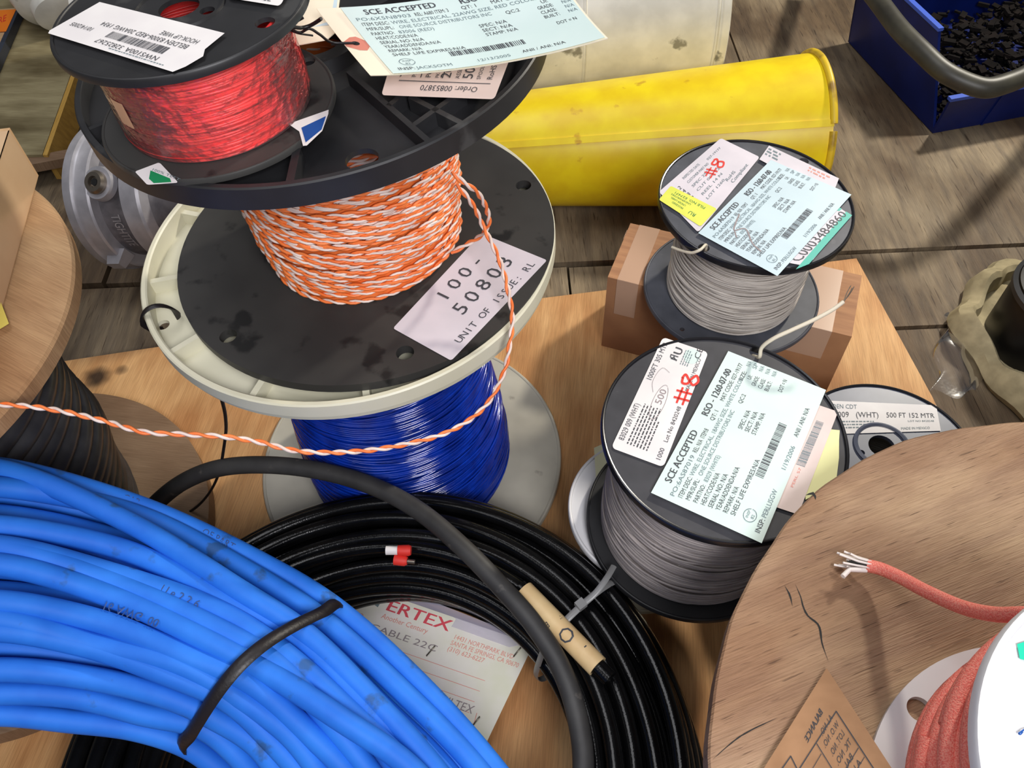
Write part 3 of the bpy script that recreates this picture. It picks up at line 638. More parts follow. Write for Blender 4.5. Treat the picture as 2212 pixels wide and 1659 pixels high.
# its labels
L = Label(on(MGt, [(1423, 415), (1557, 299), (1641, 340), (1508, 503)], 0), 100, 62)
for i in range(6): L.text(30, 9 + i * 7.5, 3.2, ('INSPECTED DATE', 'CUSTOMER PART NO', 'SPEC 2517', 'CUT 083 22', 'REEL 14 N', 'LOT 1260')[i], INKL, fit=26 + (i * 7) % 11)
for i, ch in enumerate('2482519'): L.text(18 + i * .6, 15 + i * 6.4, 4.6, ch, INK, rot=.1)
L.text(60, 57, 4.6, 'Compliant', INKL, fit=26); L.text(58, 50, 4, 'RoHS', INKL, fit=14); L.text(66, 12, 3, '027-19177', INKL, fit=22)
L.stroke([(52, 20), (57, 33)], 1.6, INKR).stroke([(56, 19), (61, 32)], 1.6, INKR).stroke([(49, 25), (61, 22)], 1.6, INKR).stroke([(50, 31), (64, 27)], 1.6, INKR)
L.stroke([(70, 18), (65, 19), (66, 23), (72, 24), (74, 29), (69, 32), (66, 28), (71, 23), (73, 19), (70, 17)], 2.2, INKR)
L.build('packing_label', PAPL, gs, MGt, outline=rrect(100, 62, 3))
L = Label(on(MGt, [(1513, 490), (1423, 432), (1449, 402), (1549, 452)], .0004), 100, 46)
L.text(22, 16, 7, 'RU', INKG, wid=8); L.text(50, 14, 4, 'PROCESSED', INKG, fit=26).text(50, 22, 4, 'UNDER LABEL', INKG, fit=34).text(44, 30, 4, 'UNDERWRITERS', INKG, fit=44).text(18, 38, 5, 'FILE NO. E27471', INKG, fit=66)
L.build('approval_label', YEL, gs, MGt, outline=rrect(100, 46, 4))
L = Label(on(MGt, [(1661, 315), (1812, 386), (1795, 430), (1640, 345)], .0006), 100, 34); L.lines(2, 5, 4, 6, 3, 18); L.lines(60, 4, 3, 5, 2, 30, INKF); L.build('pink_label', PAPL, gs, MGt)
L = Label(on(MGt, [(1508, 504), (1665, 346), (1839, 421), (1679, 597)], .001), 100, 66)
sce(L, 21, 'RSO - 1260-07-00', 'PO:6AS87019', 'REL: N/A  ITEM:7', 'WIRE, ELECTRICAL, 18AWG SIZE, WHITE COLOR', '83029 (WHITE)', 'PERLUSGW', '1/19/2006')
L.stroke([(34, 13), (24, 16), (18, 19), (24, 24), (15, 36), (12, 45)], 1.1, INKP).stroke([(18, 19), (13, 24)], .9, INKP)
L.build('inspection_sticker', PAPB, gs, MGt)
L = Label(on(MGt, [(1672, 572), (1810, 447), (1845, 469), (1733, 586)], .0004), 100, 30)
L.poly([(0, 23), (100, 15), (100, 26), (12, 30)], TEAL); L.poly([(93, 0), (100, 0), (100, 7), (96, 7)], TEAL); L.text(11, 20, 12.5, 'C0003484860', INK, fit=86); L.build('serial_label', PAPL, gs, MGt, outline=[(6, 0), (100, 0), (99, 22), (60, 27), (20, 30), (8, 27)])

# carton underneath
zb_ = .1000
BL, FR, BR = P(1362, 482, zb_), P(1840, 727, zb_), P(1764, 573, zb_)
ex = (BR - BL).normalized(); ey = Vector((-ex.y, ex.x, 0)); lx = (FR - BL).dot(ex); ly = -(FR - BL).dot(ey)
Mc = Matrix.Translation((BL.x, BL.y, ZP)) @ Matrix.Rotation(math.atan2(ex.y, ex.x), 4, 'Z')
cb = thing('cardboard_box', 'small brown cardboard carton under the grey-flanged spool', 'box', Mc)
mb = MB(); mb.box((0, -ly, 0), (lx, 0, zb_ - ZP)); mb.build('carton', CARD2, cb, Mc, smooth=0)
mb = MB(); t = zb_ - ZP + .0003; mb.box((.010, -ly - .0004, t - .0004), (.032, .0004, t)); mb.box((.010, -ly - .0006, t - .05), (.032, -ly - .0002, t)); mb.build('packing_tape', TAPEC, cb, Mc, smooth=0)
mb = MB(); mb.box((lx - .06, -ly - .0004, t - .0004), (lx - .018, .0004, t)); mb.box((lx - .06, -ly - .0006, t - .04), (lx - .018, -ly - .0002, t)); mb.build('packing_tape', TAPEC, cb, Mc, smooth=0)
mb = MB(); mb.box((-.0006, -ly * .3, .03), (-.0002, -ly * .14, t)); mb.build('packing_tape', TAPEC, cb, Mc, smooth=0)

# ------------------------------------------------------------------ front white-wire reel and what it stands on
MWb = frame((.1393, .3093, .0924), (.03, -.012)); MWt = frame((.1432, .308, .2233), (.033, -.017))
ws = thing('wire_spool', 'charcoal-flanged spool of greyish white wire with a big red handwritten number in front', 'spool', MWb)
RW = .0839
mb = MB(); mb.plate(RW - .0015, -.005, -.001); mb.lathe(bead(RW, 0, .005, .0025)); mb.build('bottom_flange', BLK, ws, MWb)
q1 = PF(MWt, 1633, 758)
mb = MB(); mb.plate(RW - .002, -.005, -.0014, holes=[(q1.x, q1.y, .0045)]); tf = mb.build('top_flange', GRYW, ws, MWt)
mb = MB(); mb.lathe(bead(RW, .0004, .0058, .0026)); mb.build('rim', DRIM, tf, MWt)
winding(lambda t: .0695 + .0015 * math.sin(t * 7), 0, .126, .0011, 'wire_winding', GWD, ws, MWb, layers=70, jit=.8, seed=5)
q1w = MWt @ Vector((q1.x, q1.y, 0))
mb = MB(); mb.tube(spline([q1w + Vector((0, .002, -.008)), P(1641, 770, .226), P(1645, 752, .233), P(1668, 733, .243), P(1710, 713, .25), P(1760, 690, .256), P(1800, 668, .26), P(1822, 652, .263)], 10), .00145, 8); we = mb.build('wire_end', CREAMW, ws, Mi)
mb = MB()
for d in ((0, 0), (4, -3), (-3, -5)): mb.tube(spline([P(1822, 652, .263), P(1833 + d[0], 636 + d[1], .266), P(1841 + d[0], 622 + d[1], .268)], 5), .0003, 5)
mb.build('bare_strands', STEEL, we, Mi)
L = Label(on(MWt, [(1813, 925), (1822, 1030), (1735, 1090), (1740, 930)], -.0010), 10, 10); L.build('yellow_seal', mat('faded_yellow_paper', (224, 222, 160), .5), ws, MWt, outline=[(.5, 0), (2.5, .4), (6, .8), (9.6, 1.8), (9.9, 4), (9.6, 9.5), (1, 10), (0, 4)])
L = Label(on(MWt, [(1320, 968), (1432, 729), (1530, 762), (1433, 1010)], -.0008), 100, 42)
L.text(8, 6.5, 4.4, '83029 009 (WHT)', fit=31).text(60, 6.5, 4.4, '1000FT 305 MTR', fit=36).lines(7, 9.5, 1.4, 2.6, 7, 34, INK)
L.text(3, 38, 3.6, '1000', fit=10).text(18, 38, 3.4, 'Lot No 8420248', fit=30).text(62, 38.5, 3.2, 'MADE IN MEXICO', fit=30).text(91, 37, 5, 'CE', wid=6)
v_, f_ = glyphs('R'); L.ink(INK).add([L.at(88.5 - a * 6, 19.5 - b * 7, .0003) for a, b in v_], f_); L.text(88.8, 21, 7, 'U', bold=True, wid=6.5); L.rect(83.7, 14, 84.9, 19.5); L.lines(82, 23, 1.1, 2, 4, 14)
L.poly([(92 + 7 * math.cos(q), 30 + 7 * math.sin(q)) for q in np.linspace(0, 2 * PI, 24)[:-1]], PAPG, e=.00008)
L.stroke([(46 + 15 * math.cos(q), 19.5 + 5 * math.sin(q)) for q in np.linspace(.4, 6.6, 26)], .35, INKP); L.text(44, 22, 5.5, '500', INKP, fit=13); L.stroke([(52, 12), (60, 8), (74, 11), (72, 18)], .3, INKP)
for a, b in (((50, 33), (64, 33)), ((50, 38), (64, 37.5)), ((54, 29), (55, 42)), ((60, 29), (61, 42))): L.stroke([a, b], 1.7, INKR)
L.stroke([(72, 30), (67.5, 31), (68, 35), (73, 37), (77, 40), (73, 43), (68.5, 40), (72, 35), (75, 31), (71, 29.5)], 2.0, INKR)
L.build('maker_label', PAP, ws, MWt, outline=rrect(100, 42, 3.5))
L = Label(on(MWt, [(1769, 876), (1810, 890), (1724, 1112), (1664, 1092)], -.0004), 30, 80); L.bars(6, 12, 17, 48, 40, INKL, 8, vert=True); L.text(14, 64, 3, 'PERL 57', INKF, rot=-PI / 2); L.build('barcode_label', PAPP, ws, MWt)
L = Label(on(MWt, [(1406, 1065), (1573, 759), (1784, 843), (1645, 1174)], .0012), 100, 66)
sce(L, 31, 'RSO - 1260-07-00', 'PO:6AS87019', 'REL: N/A  ITEM:8', 'WIRE, ELECTRICAL, 18AWG SIZE, WHITE COLOR', '83029 (WHITE)', 'PERLUSGW', '1/19/2006', md=INKL)
L.build('inspection_sticker', PAPG, ws, MWt)

cU = (.110, .326); MU = frame((cU[0], cU[1], .0855), (0.0, 0.0))
us = thing('plastic_spool', 'white plastic spool mostly hidden beneath the charcoal-flanged white-wire spool', 'spool', MU)
mb = MB(); mb.plate(.0665, -.004, -.001); mb.lathe(bead(.068, .0008, .0058, .003)); mb.build('top_flange', WHC, us, MU)
mb = MB(); mb.plate(.0535, ZP - .0855, ZP - .0855 + .004); mb.lathe(bead(.055, ZP - .0855 + .005, .005, .003)); mb.build('bottom_flange', WHP, us, MU)
mb = MB(); mb.lathe([(.04, ZP - .0855 + .004), (.04, -.004)], 48, closed=False); mb.build('core', BLKW, us, MU)
L = Label(on(MU, [(1283, 968), (1312, 955), (1325, 1040), (1290, 1075)], 0), 10, 10); L.build('yellow_label', mat('cream_label_paper', (226, 224, 186), .5), us, MU)

# ------------------------------------------------------------------ small grey spool at right
M5 = frame((.3121, .3578, .1000))
s5 = thing('wire_spool', 'blue-grey flanged spool with white label between the carton and the big wooden reel', 'spool', M5)
R5 = .0755; qh = PF(M5, 1906, 962); 
mb = MB(); mb.plate(R5 - .002, -.005, -.0012, holes=[(qh.x, qh.y, .011), (PF(M5, 1862, 976).x, PF(M5, 1862, 976).y, .0028)]); mb.lathe([(.020, -.002), (.0235, -.002), (.0235, .0003), (.0215, .0014), (.020, .0003)], 48, M=Matrix.Translation((qh.x, qh.y, 0)))
tf = mb.build('top_flange', mat('blue_grey_plastic', (98, 104, 122), .35, (84, 90, 108), 30), s5, M5)
mb = MB(); mb.lathe(bead(R5, .0004, .006, .0026)); mb.build('rim', DRIM, tf, M5)
mb = MB(); mb.plate(R5 - .001, ZP - .1, ZP - .1 + .005); mb.build('bottom_flange', BLK, s5, M5)
winding(lambda t: .052, ZP - .1 + .005, -.005, .0011, 'wire_winding', GWW, s5, M5, layers=10, seed=6)
L = Label(on(M5, [(1745, 864), (2022, 876), (2032, 931), (1748, 940)], -.0008), 100, 26)
L.text(12, 6, 3.4, 'BELDEN CDT', INKL, fit=26).text(6, 13, 4.4, '83029 009   (WHT)', INK, fit=48).text(60, 13, 4.4, '500 FT 152 MTR', INK, fit=37).lines(10, 16, 1.2, 2.4, 3, 40).text(76, 17, 1.6, 'LOT NO 8420248', INKL, fit=20).text(70, 24, 2.2, 'MADE IN MEXICO', INKL, fit=22)
L.build('maker_label', PAP, s5, M5)
# ------------------------------------------------------------------ wooden reel at left with the carton on top
cl = Vector((-.462, .356)); zL = .31; RL = .179
MLt = frame((cl.x, cl.y, zL)); ML0 = frame((cl.x, cl.y, ZP))
lr = thing('wooden_reel', 'smooth plywood-flanged cable reel at the left under the tan carton', 'reel', ML0)
mb = MB(); mb.lathe([(.0, -.013), (RL - .001, -.013), (RL, -.012), (RL, -.002), (RL - .0015, 0), (.0, 0)], 128, closed=False); mb.build('top_flange', WDL, lr, MLt)
mb = MB(); mb.lathe([(.0, .0), (.172, 0), (.1735, .002), (.1735, .021), (.172, .022), (.0, .022)], 128, closed=False); mb.build('bottom_flange', WDLD, lr, ML0)
mb = MB(); zz = np.linspace(.0295, zL - ZP - .02, 19)
mb.lathe([(.092, .02), (.092, zL - ZP - .012)], 48, closed=False)
for i, z in enumerate(zz):
    a = np.linspace(0, 2 * PI, 72)[:-1]; r_ = .104 + .014 * math.sin(i / 18 * PI) + .002 * np.sin(2 * a + i)
    mb.tube(np.c_[r_ * np.cos(a), r_ * np.sin(a), z + .002 * np.sin(a + i * 1.3)], .0083, 9, closed=True)
mb.build('cable_winding', BLKW, lr, ML0)

c0 = P(84, 380, zL); d1 = (P(0, 692, zL) - c0).normalized(); d2 = Vector((-d1.y, d1.x, 0))
if d2.x > 0: d2 = -d2
hb = .042
Mb = Matrix.Translation((c0.x, c0.y, zL)) @ Matrix.Rotation(math.atan2(d1.y, d1.x), 4, 'Z')
sg = 1 if (Matrix.Rotation(-math.atan2(d1.y, d1.x), 4, 'Z') @ d2).y > 0 else -1
bx = thing('cardboard_box', 'tan cardboard carton with taped edge lying on the left wooden reel', 'box', Mb)
mb = MB(); mb.box((0, min(0, sg * .19), .0005), (.24, max(0, sg * .19), hb)); mb.build('carton', CARD, bx, Mb, smooth=0)
mb = MB(); y0, y1 = sorted((-sg * .0006, sg * .0002)); mb.box((.004, y0, .002), (.2395, y1, hb + .0005)); y0, y1 = sorted((-sg * .0006, sg * .012)); mb.box((.004, y0, hb), (.2395, y1, hb + .0005)); mb.build('packing_tape', TAPE, bx, Mb, smooth=0)
L = Label([Mb.inverted() @ P(u, v, zL + .004) for u, v in ((2, 652), (20, 700), (-6, 716), (-20, 660))], 10, 10); L.build('tape_tab', mat('yellow_tape', (226, 206, 100), .4), bx, Mb)

# ------------------------------------------------------------------ big weathered wooden reel at right
zB = .25; MB_ = frame((.3199, .0558, zB)); MB0 = frame((.3199, .0558, ZP)); RBg = .2325
br = thing('wooden_reel', 'large weathered plywood-flanged reel in the right foreground carrying the coral wire spool', 'reel', MB0)
def wobble_disc(mb, R, z0, z1, n=180, amp=.0007):
    p = []
    for i in range(n):
        a = 2 * PI * i / n; r = R + amp * (math.sin(a * 7) + math.sin(a * 17 + 1) * .6 + math.sin(a * 41) * .3)
        p.append((r * math.cos(a), r * math.sin(a)))
    b = [(x * (1 - .0012 / R), y * (1 - .0012 / R)) for x, y in p]; n_ = len(p)
    v = [(x, y, z0) for x, y in p] + [(x, y, z1 - .0012) for x, y in p] + [(x, y, z1) for x, y in b]
    f = [(i, (i + 1) % n_, n_ + (i + 1) % n_, n_ + i) for i in range(n_)] + [(n_ + i, n_ + (i + 1) % n_, 2 * n_ + (i + 1) % n_, 2 * n_ + i) for i in range(n_)]
    f += [tuple(range(2 * n_, 3 * n_)), tuple(range(n_ - 1, -1, -1))]
    mb.add(v, f)
mb = MB(); wobble_disc(mb, RBg, -.016, 0); tfl = mb.build('top_flange', WDR, br, MB_)
def crackline(pxs, w):
    mb = MB(); p = resample(spline([PF(MB_, u, v, .0002) for u, v in pxs], 8), .002); n = len(p); rr_ = w * np.abs(np.sin(np.linspace(0.05, PI, n))) * (0.6 + .4 * np.random.default_rng(3).random(n))
    t = np.gradient(p, axis=0); t /= np.linalg.norm(t, axis=1)[:, None]; q = np.c_[-t[:, 1], t[:, 0], 0 * t[:, 0]] * rr_[:, None]
    mb.add((p + q).tolist() + (p - q).tolist(), [(i, n + i, n + i + 1, i + 1) for i in range(n - 1)]); return mb
for pxs, w in (([(1718, 1262), (1730, 1290), (1735, 1310), (1745, 1330), (1768, 1350), (1776, 1390), (1790, 1430)], .0007), ([(1695, 1265), (1706, 1285), (1712, 1310)], .0006), ([(1540, 1640), (1600, 1590), (1680, 1550)], .0004), ([(1740, 1070), (1758, 1066), (1762, 1080)], .0012)):
    crackline(pxs, w).build('crack', HOLE, tfl, MB_)
mb = MB(); wobble_disc(mb, .194, 0, .016); mb.build('bottom_flange', WDLD, br, MB0)
mb = MB(); mb.lathe([(.11, .014), (.11, zB - ZP - .015)], 64, closed=False)
for i, z in enumerate(np.linspace(.028, zB - ZP - .03, 12)): 
    a = np.linspace(0, 2 * PI, 72)[:-1]; mb.tube(np.c_[.12 * np.cos(a), .12 * np.sin(a), z + 0 * a], .0095, 9, closed=True)
mb.build('cable_winding', BLKW, br, MB0)

# coral wire spool standing on it
MCb = frame((.2541, .0472, zB + .0045)); MCt = frame((.2545, .0465, .3615), (.0, .0))
cs = thing('wire_spool', 'white plastic spool of coral braided wire at the lower right corner', 'spool', MCb)
RC = .0968; q1 = PF(MCb, 1986, 1532)
mb = MB(); mb.plate(RC, -.004, 0, holes=[(q1.x, q1.y, .0062)], r0=.01); mb.build('bottom_flange', WHC, cs, MCb)
RCt = .0905
mb = MB(); mb.plate(RCt - .003, -.0055, -.0015, r0=.012); mb.lathe(bead(RCt, 0, .0075, .0042)); tfc = mb.build('top_flange', WHC, cs, MCt)
L = Label(on(MCt, [(2196, 1392), (2260, 1372), (2260, 1440), (2202, 1424)], -.001), 10, 10); L.build('green_label', mat('green_label_paper', (30, 196, 160), .45), cs, MCt)
L = Label(on(MCt, [(2180, 1560), (2260, 1560), (2260, 1620), (2180, 1620)], -.001), 80, 60); L.stroke([(18, 26), (24, 22), (30, 18), (44, 16)], 4, BLUP); L.stroke([(18, 26), (22, 28), (28, 22)], 3, BLUP); L.inks[BLUP.name][1].build('pen_mark', BLUP, tfc, MCt, smooth=0)
mb = MB(); mb.lathe([(.07, 0), (.07, .102)], 48, closed=False)
for i in range(22):
    g = random.Random(i); a = np.linspace(0, 2 * PI, 90)[:-1]; lay = i % 2; z = .0095 + (i // 2) * .0078
    r_ = .0755 + lay * .0045 + .0012 * np.sin(a * g.choice((1, 2)) + g.random() * 6)
    mb.tube(np.c_[r_ * np.cos(a), r_ * np.sin(a), z + .0035 * np.sin(a + g.random() * 6) + lay * .001], .0039, 10, closed=True)
for i in range(5):
    a = np.linspace(0, 5, 70) + i * 1.3; r_ = .0835 + .0004 * i; zc = .012 + .016 * i + .012 * np.sin(a * .7 + i); mb.tube(np.c_[r_ * np.cos(a), r_ * np.sin(a), np.clip(zc, .005, .098)], .0038, 10)
mb.build('wire_winding', CORAL, cs, MCb)
we = spline([P(2330, 1330, .335), P(2212, 1327, .318), P(2150, 1327, .305), P(2080, 1312, .29), P(2000, 1277, .277), P(1940, 1245, .266), P(1900, 1228, .2605), P(1874, 1222, .2585)], 14)
mb = MB(); mb.tube(we, .0037, 12); weo = mb.build('wire_end', CORAL, cs, Mi)
e = Vector(we[-1]); dr = (Vector(we[-1]) - Vector(we[-8])).normalized(); sd = Vector((-dr.y, dr.x, 0))
mb = MB()
for k in range(9):
    a = k / 9 * 2 * PI; o1 = sd * (.0028 * math.cos(a)) + Vector((0, 0, .0028 * math.sin(a) + .0003))
    mb.tube([e + o1 - dr * .002, e + o1 * 1.3 + dr * .006, e + o1 * (2.3 if k in (1, 2, 7) else 1.6) + dr * (.011 + .003 * (k % 3)) + Vector((0, 0, .0015))], .0007, 5)
mb.tube([e + sd * .003, e + sd * .006 + dr * .009 + Vector((0, 0, .002)), e + sd * .012 + dr * .012 + Vector((0, 0, .003))], .0016, 6)
mb.build('frayed_end', mat('frayed_fibre', (232, 222, 216), .6), weo, Mi)
mb = MB()
for k in range(5): mb.tube([e, e + dr * (.008 + .001 * k) + sd * (.001 * (k - 2)) + Vector((0, 0, .0005 * k))], .0006, 5)
mb.build('bare_strands', HOLE, weo, Mi)

# kraft tag leaning on the coral spool
ka, kb, kc = P(1786, 1444, .2525), P(1960, 1712, .283), P(1632, 1690, .2535)
kd = kb + (kc - ka)
kt = thing('kraft_tag', 'brown kraft paper tag printed with a black table, propped against the coral wire spool', 'tag', Matrix.Translation(ka))
# reading order: rotated about a quarter turn; x runs down the left side, y from the right side leftwards
L = Label([kb, ka, kc, kd], 100, 100, lift=.0004)
def kx(u, v):  # photo point -> label field by solving on the tag plane
    M = Matrix.Identity(4); nrm = (kb - ka).cross(kc - ka).normalized(); d = ray(u, v); t = (ka - EYE).dot(nrm) / d.dot(nrm); p = EYE + d * t - ka
    a, b = kb - ka, kc - ka; aa, ab, bb_ = a.dot(a), a.dot(b), b.dot(b); pa, pb = p.dot(a), p.dot(b); det = aa * bb_ - ab * ab
    return (100 * (1 - (pa * bb_ - pb * ab) / det), 100 * (pb * aa - pa * ab) / det)
def kline(p, q, w=.9): L.stroke([kx(*p), kx(*q)], w, INK)
kline((1807, 1538), (1726, 1665)); kline((1807, 1538), (1890, 1665)); kline((1765, 1608), (1800, 1665), .7); kline((1709, 1635), (1724, 1665)); kline((1709, 1635), (1688, 1665)); kline((1775, 1630), (1750, 1672), .5); kline((1855, 1617), (1822, 1672), .6); kline((1868, 1637), (1845, 1675), .5)
def ktext(p, q, h, s, bold=False):
    a, b = kx(*p), kx(*q); L.text(a[0], a[1], h, s, INK, rot=math.atan2(b[1] - a[1], b[0] - a[0]), fit=math.hypot(b[0] - a[0], b[1] - a[1]), bold=bold)
ktext((1779, 1540), (1746, 1606), 4.6, 'BALANCE', True)
ktext((1800, 1553), (1778, 1592), 4.2, 'A.I. NO.'); ktext((1814, 1568), (1784, 1618), 4.2, 'W.O. NO.'); ktext((1826, 1587), (1800, 1636), 4.2, 'LOT. NO.'); ktext((1841, 1606), (1812, 1656), 4.2, 'TK. NO.'); ktext((1845, 1638), (1828, 1668), 4.2, 'BAL.'); ktext((1862, 1650), (1850, 1672), 4.2, 'A.I.')
L.build('tag_card', KRAFT, kt, Mi, thick=.0005)

# ------------------------------------------------------------------ black cable coil on the plywood
cK = Vector((-.107, .133)); MK = frame((cK.x, cK.y, ZP + .005), (0, -.02)); rk = .0063
bk = thing('cable_coil', 'glossy black cable coil lying on the plywood in the centre foreground', 'cable', MK)
mb = MB(); g = np.random.default_rng(21); a = np.linspace(0, 2 * PI, 221)[:-1]
rows = [(.0066, [.159, .173, .186, .199, .212, .224]), (.0185, [.155, .169, .182, .195, .208, .221, .231]), (.0305, [.151, .163, .177, .190, .203, .216, .228]), (.0425, [.149, .161, .173, .187, .200, .213, .225]), (.0545, [.149, .162, .176, .189, .203, .216, .226]), (.066, [.153, .167, .182, .196, .209, .220]), (.0775, [.158, .172, .187, .201, .214]), (.088, [.166, .181, .196, .208])]
for ri, (z, rs) in enumerate(rows):
    for r in rs:
        p1, p2, p3 = g.uniform(0, 6.28, 3); am = .0022 if ri < 5 else .004
        rr_ = r + am * np.sin(a + p1) + am * .6 * np.sin(2 * a + p2)
        zz = z + np.maximum((.0012 if ri < 5 else .003) * np.sin(a + p3), -.0003 if ri == 0 else -9)
        mb.tube(np.c_[rr_ * np.cos(a), rr_ * np.sin(a), zz], rk, 10, closed=True)
mb.build('cable', BKC, bk, MK)
# nylon tie around the bundle
th2 = math.atan2(P(1262, 1308, .09).y - cK.y, P(1262, 1308, .09).x - cK.x)
er, et = Vector((math.cos(th2), math.sin(th2), 0)), Vector((-math.sin(th2), math.cos(th2), 0))
prof = [(.139, .03), (.142, .06), (.150, .085), (.165, .0985), (.185, .1015), (.205, .0985), (.224, .085), (.236, .06), (.240, .03), (.232, .004), (.19, .0005), (.15, .004)]
lp = spline([er * r + Vector((0, 0, z)) + et * (.004 * (r - .19) / .05) for r, z in prof], 6, closed=True)
mb = MB(); cen = er * .19 + Vector((0, 0, .05)); mb.tube(lp, .0026, 8, closed=True, flat=.35, up=[tuple((Vector(q) - cen).normalized()) for q in lp])
hd = er * .185 + Vector((0, 0, .103)); mb.box((-.0035, -.0035, -.002), (.0035, .0035, .003), Matrix.Translation(hd) @ Matrix.Rotation(th2, 4, 'Z'))
mb.tube(spline([hd, hd + er * .012 + Vector((0, 0, .004)) - et * .001, hd + er * .026 + Vector((0, 0, .006)) + et * .002, hd + er * .040 + Vector((0, 0, .0)) + et * .008], 6), .0023, 8, flat=.35, up=(0, 0, 1))
mb.build('cable_tie', CTIE, bk, MK)
# cream marker sleeve with printing
s0, s1_ = P(1131, 1276, .102), P(1291, 1440, .101); dv = (s1_ - s0); ln = dv.length; Ms = axframe(s0, dv); rs = .0082
mb = MB(); mb.lathe([(rs - .0012, 0), (rs, 0), (rs, ln), (rs - .0012, ln)], 128); sl = mb.build('marker_sleeve', SLEEVE, bk, Ms)
mb = MB(); mb.lathe([(0, -.004), (.0062, -.004), (.0062, ln + .012), (0, ln + .012)], 24, closed=False); mb.build('sleeved_cable', BKC, sl, Ms)
inv = Ms.inverted(); tocam = inv.to_3x3() @ (EYE - s0); ph0 = math.atan2(tocam.y, tocam.x)
def on_cyl(body, zc, off, h, rot, R, wid=None, M=None, lift=.0003):
    v, f = glyphs(body); w = v[:, 0].max(); out = []
    for x, y in v:
        x, y = (x - w / 2) * (wid or h), (y - .5) * h; u = x * math.cos(rot) - y * math.sin(rot); t = x * math.sin(rot) + y * math.cos(rot)
        an = ph0 + (off + t) / R; out.append(((R + lift) * math.cos(an), (R + lift) * math.sin(an), zc + u))
    return out, f
mb = MB(); mb.add(*on_cyl('O', ln * .62, 0, .0105, PI * .5 + .2, rs)); mb.add(*on_cyl('E', ln * .42, .005, .0042, PI * .5 + .2, rs)); mb.add(*on_cyl(':.', ln * .45, -.006, .004, PI * .5, rs)); mb.add(*on_cyl('-', ln * .8, -.004, .006, PI * .5, rs))
mb.build('printing', INK, sl, Ms, smooth=0)
# jacket print on the inner turn
def ring_text(s, r, z, a0, h, m, up):
    x = 0; mbx = MB(); v, f = glyphs(s); out = []
    for p, q in v:
        an = a0 - p * h / r; out.append(Vector(((r - .0003) * math.cos(an), (r - .0003) * math.sin(an), z + q * h)))
    mbx.add(out, f); return mbx
# two small red and white crimp terminals resting on the coil
for k, (pa, pb, lab, cols) in enumerate((((834, 1189), (888, 1189), 'white and red crimp terminal lying on the black cable coil', ('w', 'r')), ((852, 1209), (880, 1212), 'small red ring terminal lying on the black cable coil, below the white-tipped one', ('r',)))):
    za = .106 if k == 0 else .101; A0, B0 = P(*pa, za), P(*pb, za); Mt = axframe(A0, B0 - A0); l = (B0 - A0).length
    t = thing('crimp_terminal', lab, 'terminal', Mt)
    if k == 0:
        mb = MB(); mb.lathe([(0, 0), (.0035, 0), (.0035, l * .48), (0, l * .48)], 20, closed=False); mb.build('white_sleeve', PAP, t, Mt)
        mb = MB(); mb.lathe([(0, l * .48), (.0042, l * .48), (.0045, l * .9), (.0036, l), (0, l)], 20, closed=False); mb.build('red_sleeve', INKR, t, Mt)
    else:
        mb = MB(); mb.lathe([(.002, 0), (.0042, 0), (.0042, l * .8), (.003, l), (.002, l)], 20); mb.build('red_sleeve', INKR, t, Mt)
        mb = MB(); mb.lathe([(0, l * .8), (.0018, l * .8), (.0018, l + .006), (0, l + .006)], 12, closed=False); mb.build('metal_barrel', STEEL, t, Mt)

# loose matte black cable looping over the coil
lp = spline([P(250, 1200, .03), P(300, 1130, .05), P(350, 1075, .075), P(405, 1036, .095), P(470, 1012, .105), P(560, 1004, .112), P(680, 1015, .117), P(800, 1048, .120), P(900, 1100, .121), P(1000, 1183, .121), P(1080, 1265, .118), P(1150, 1345, .113), P(1210, 1440, .106), P(1245, 1540, .1), P(1260, 1659, .096), P(1235, 1800, .096), P(1150, 1960, .096)], 12)
mb = MB(); mb.tube(lp, .0074, 14)
tag(mb.build('loose_cable', BKM, None, None), 'thick matte black cable arching across the glossy black coil', 'cable')

# ------------------------------------------------------------------ shipping tag inside the coil
tz = .012; ta, tb, tc_ = P(742, 1252, .03), P(1152, 1392, .008), P(1050, 1606, .004); td = ta + (tc_ - tb)
st = thing('shipping_tag', 'stapled white shipping tag with faded red print lying inside the black coil', 'tag', Matrix.Translation((ta + tc_) / 2))
L = Label([ta, tb, tc_, td], 150, 80, lift=0)
L.text(39, 12, 9, 'ERTEX', REDP, fit=50, bold=True); L.text(40, 19, 4, 'Another Century', INKF, fit=36); L.text(10, 25, 4.5, 'SHIP TO', INKF, fit=18); 
for i, s in enumerate(('14431 NORTHPARK BLVD', 'SANTA FE SPRINGS, CA 90670', '(310) 623-6227')): L.text(95, 16 + i * 5, 3.6, s, INKF, fit=(46, 52, 28)[i])
for i in range(5): L.rect(8 + 4 * i, 38 + i * 8.5, 130, 38.4 + i * 8.5, INKF)
L.text(36, 30, 5, 'CABLE 22C', INKP, fit=52).text(62, 64, 6, '1/4 " 19X7 / BUILTEX', INKP, fit=70).text(78, 73, 6, 'LINE  END', INKP, fit=46)
L.stroke([(135, 62), (135, 77), (60, 77)], .4, INKF)
L.poly([(14 + 6 * math.cos(q), 14 + 6 * math.sin(q)) for q in np.linspace(0, 2 * PI, 24)[:-1]], BRASS, .0003); L.poly([(14 + 1.8 * math.cos(q), 14 + 1.8 * math.sin(q)) for q in np.linspace(0, 2 * PI, 14)[:-1]], HOLE, .0005)
L.poly([(24, 0), (34, 0), (34, 12), (24, 9)], INKL)
tcard = L.build('tag_card', mat('tag_card_paper', (238, 232, 226), .6, (222, 222, 196), 14, lo=.4, hi=.6), st, Mi, outline=[(12, 0), (150, 0), (150, 80), (12, 80), (0, 66), (0, 14)], thick=.0006)
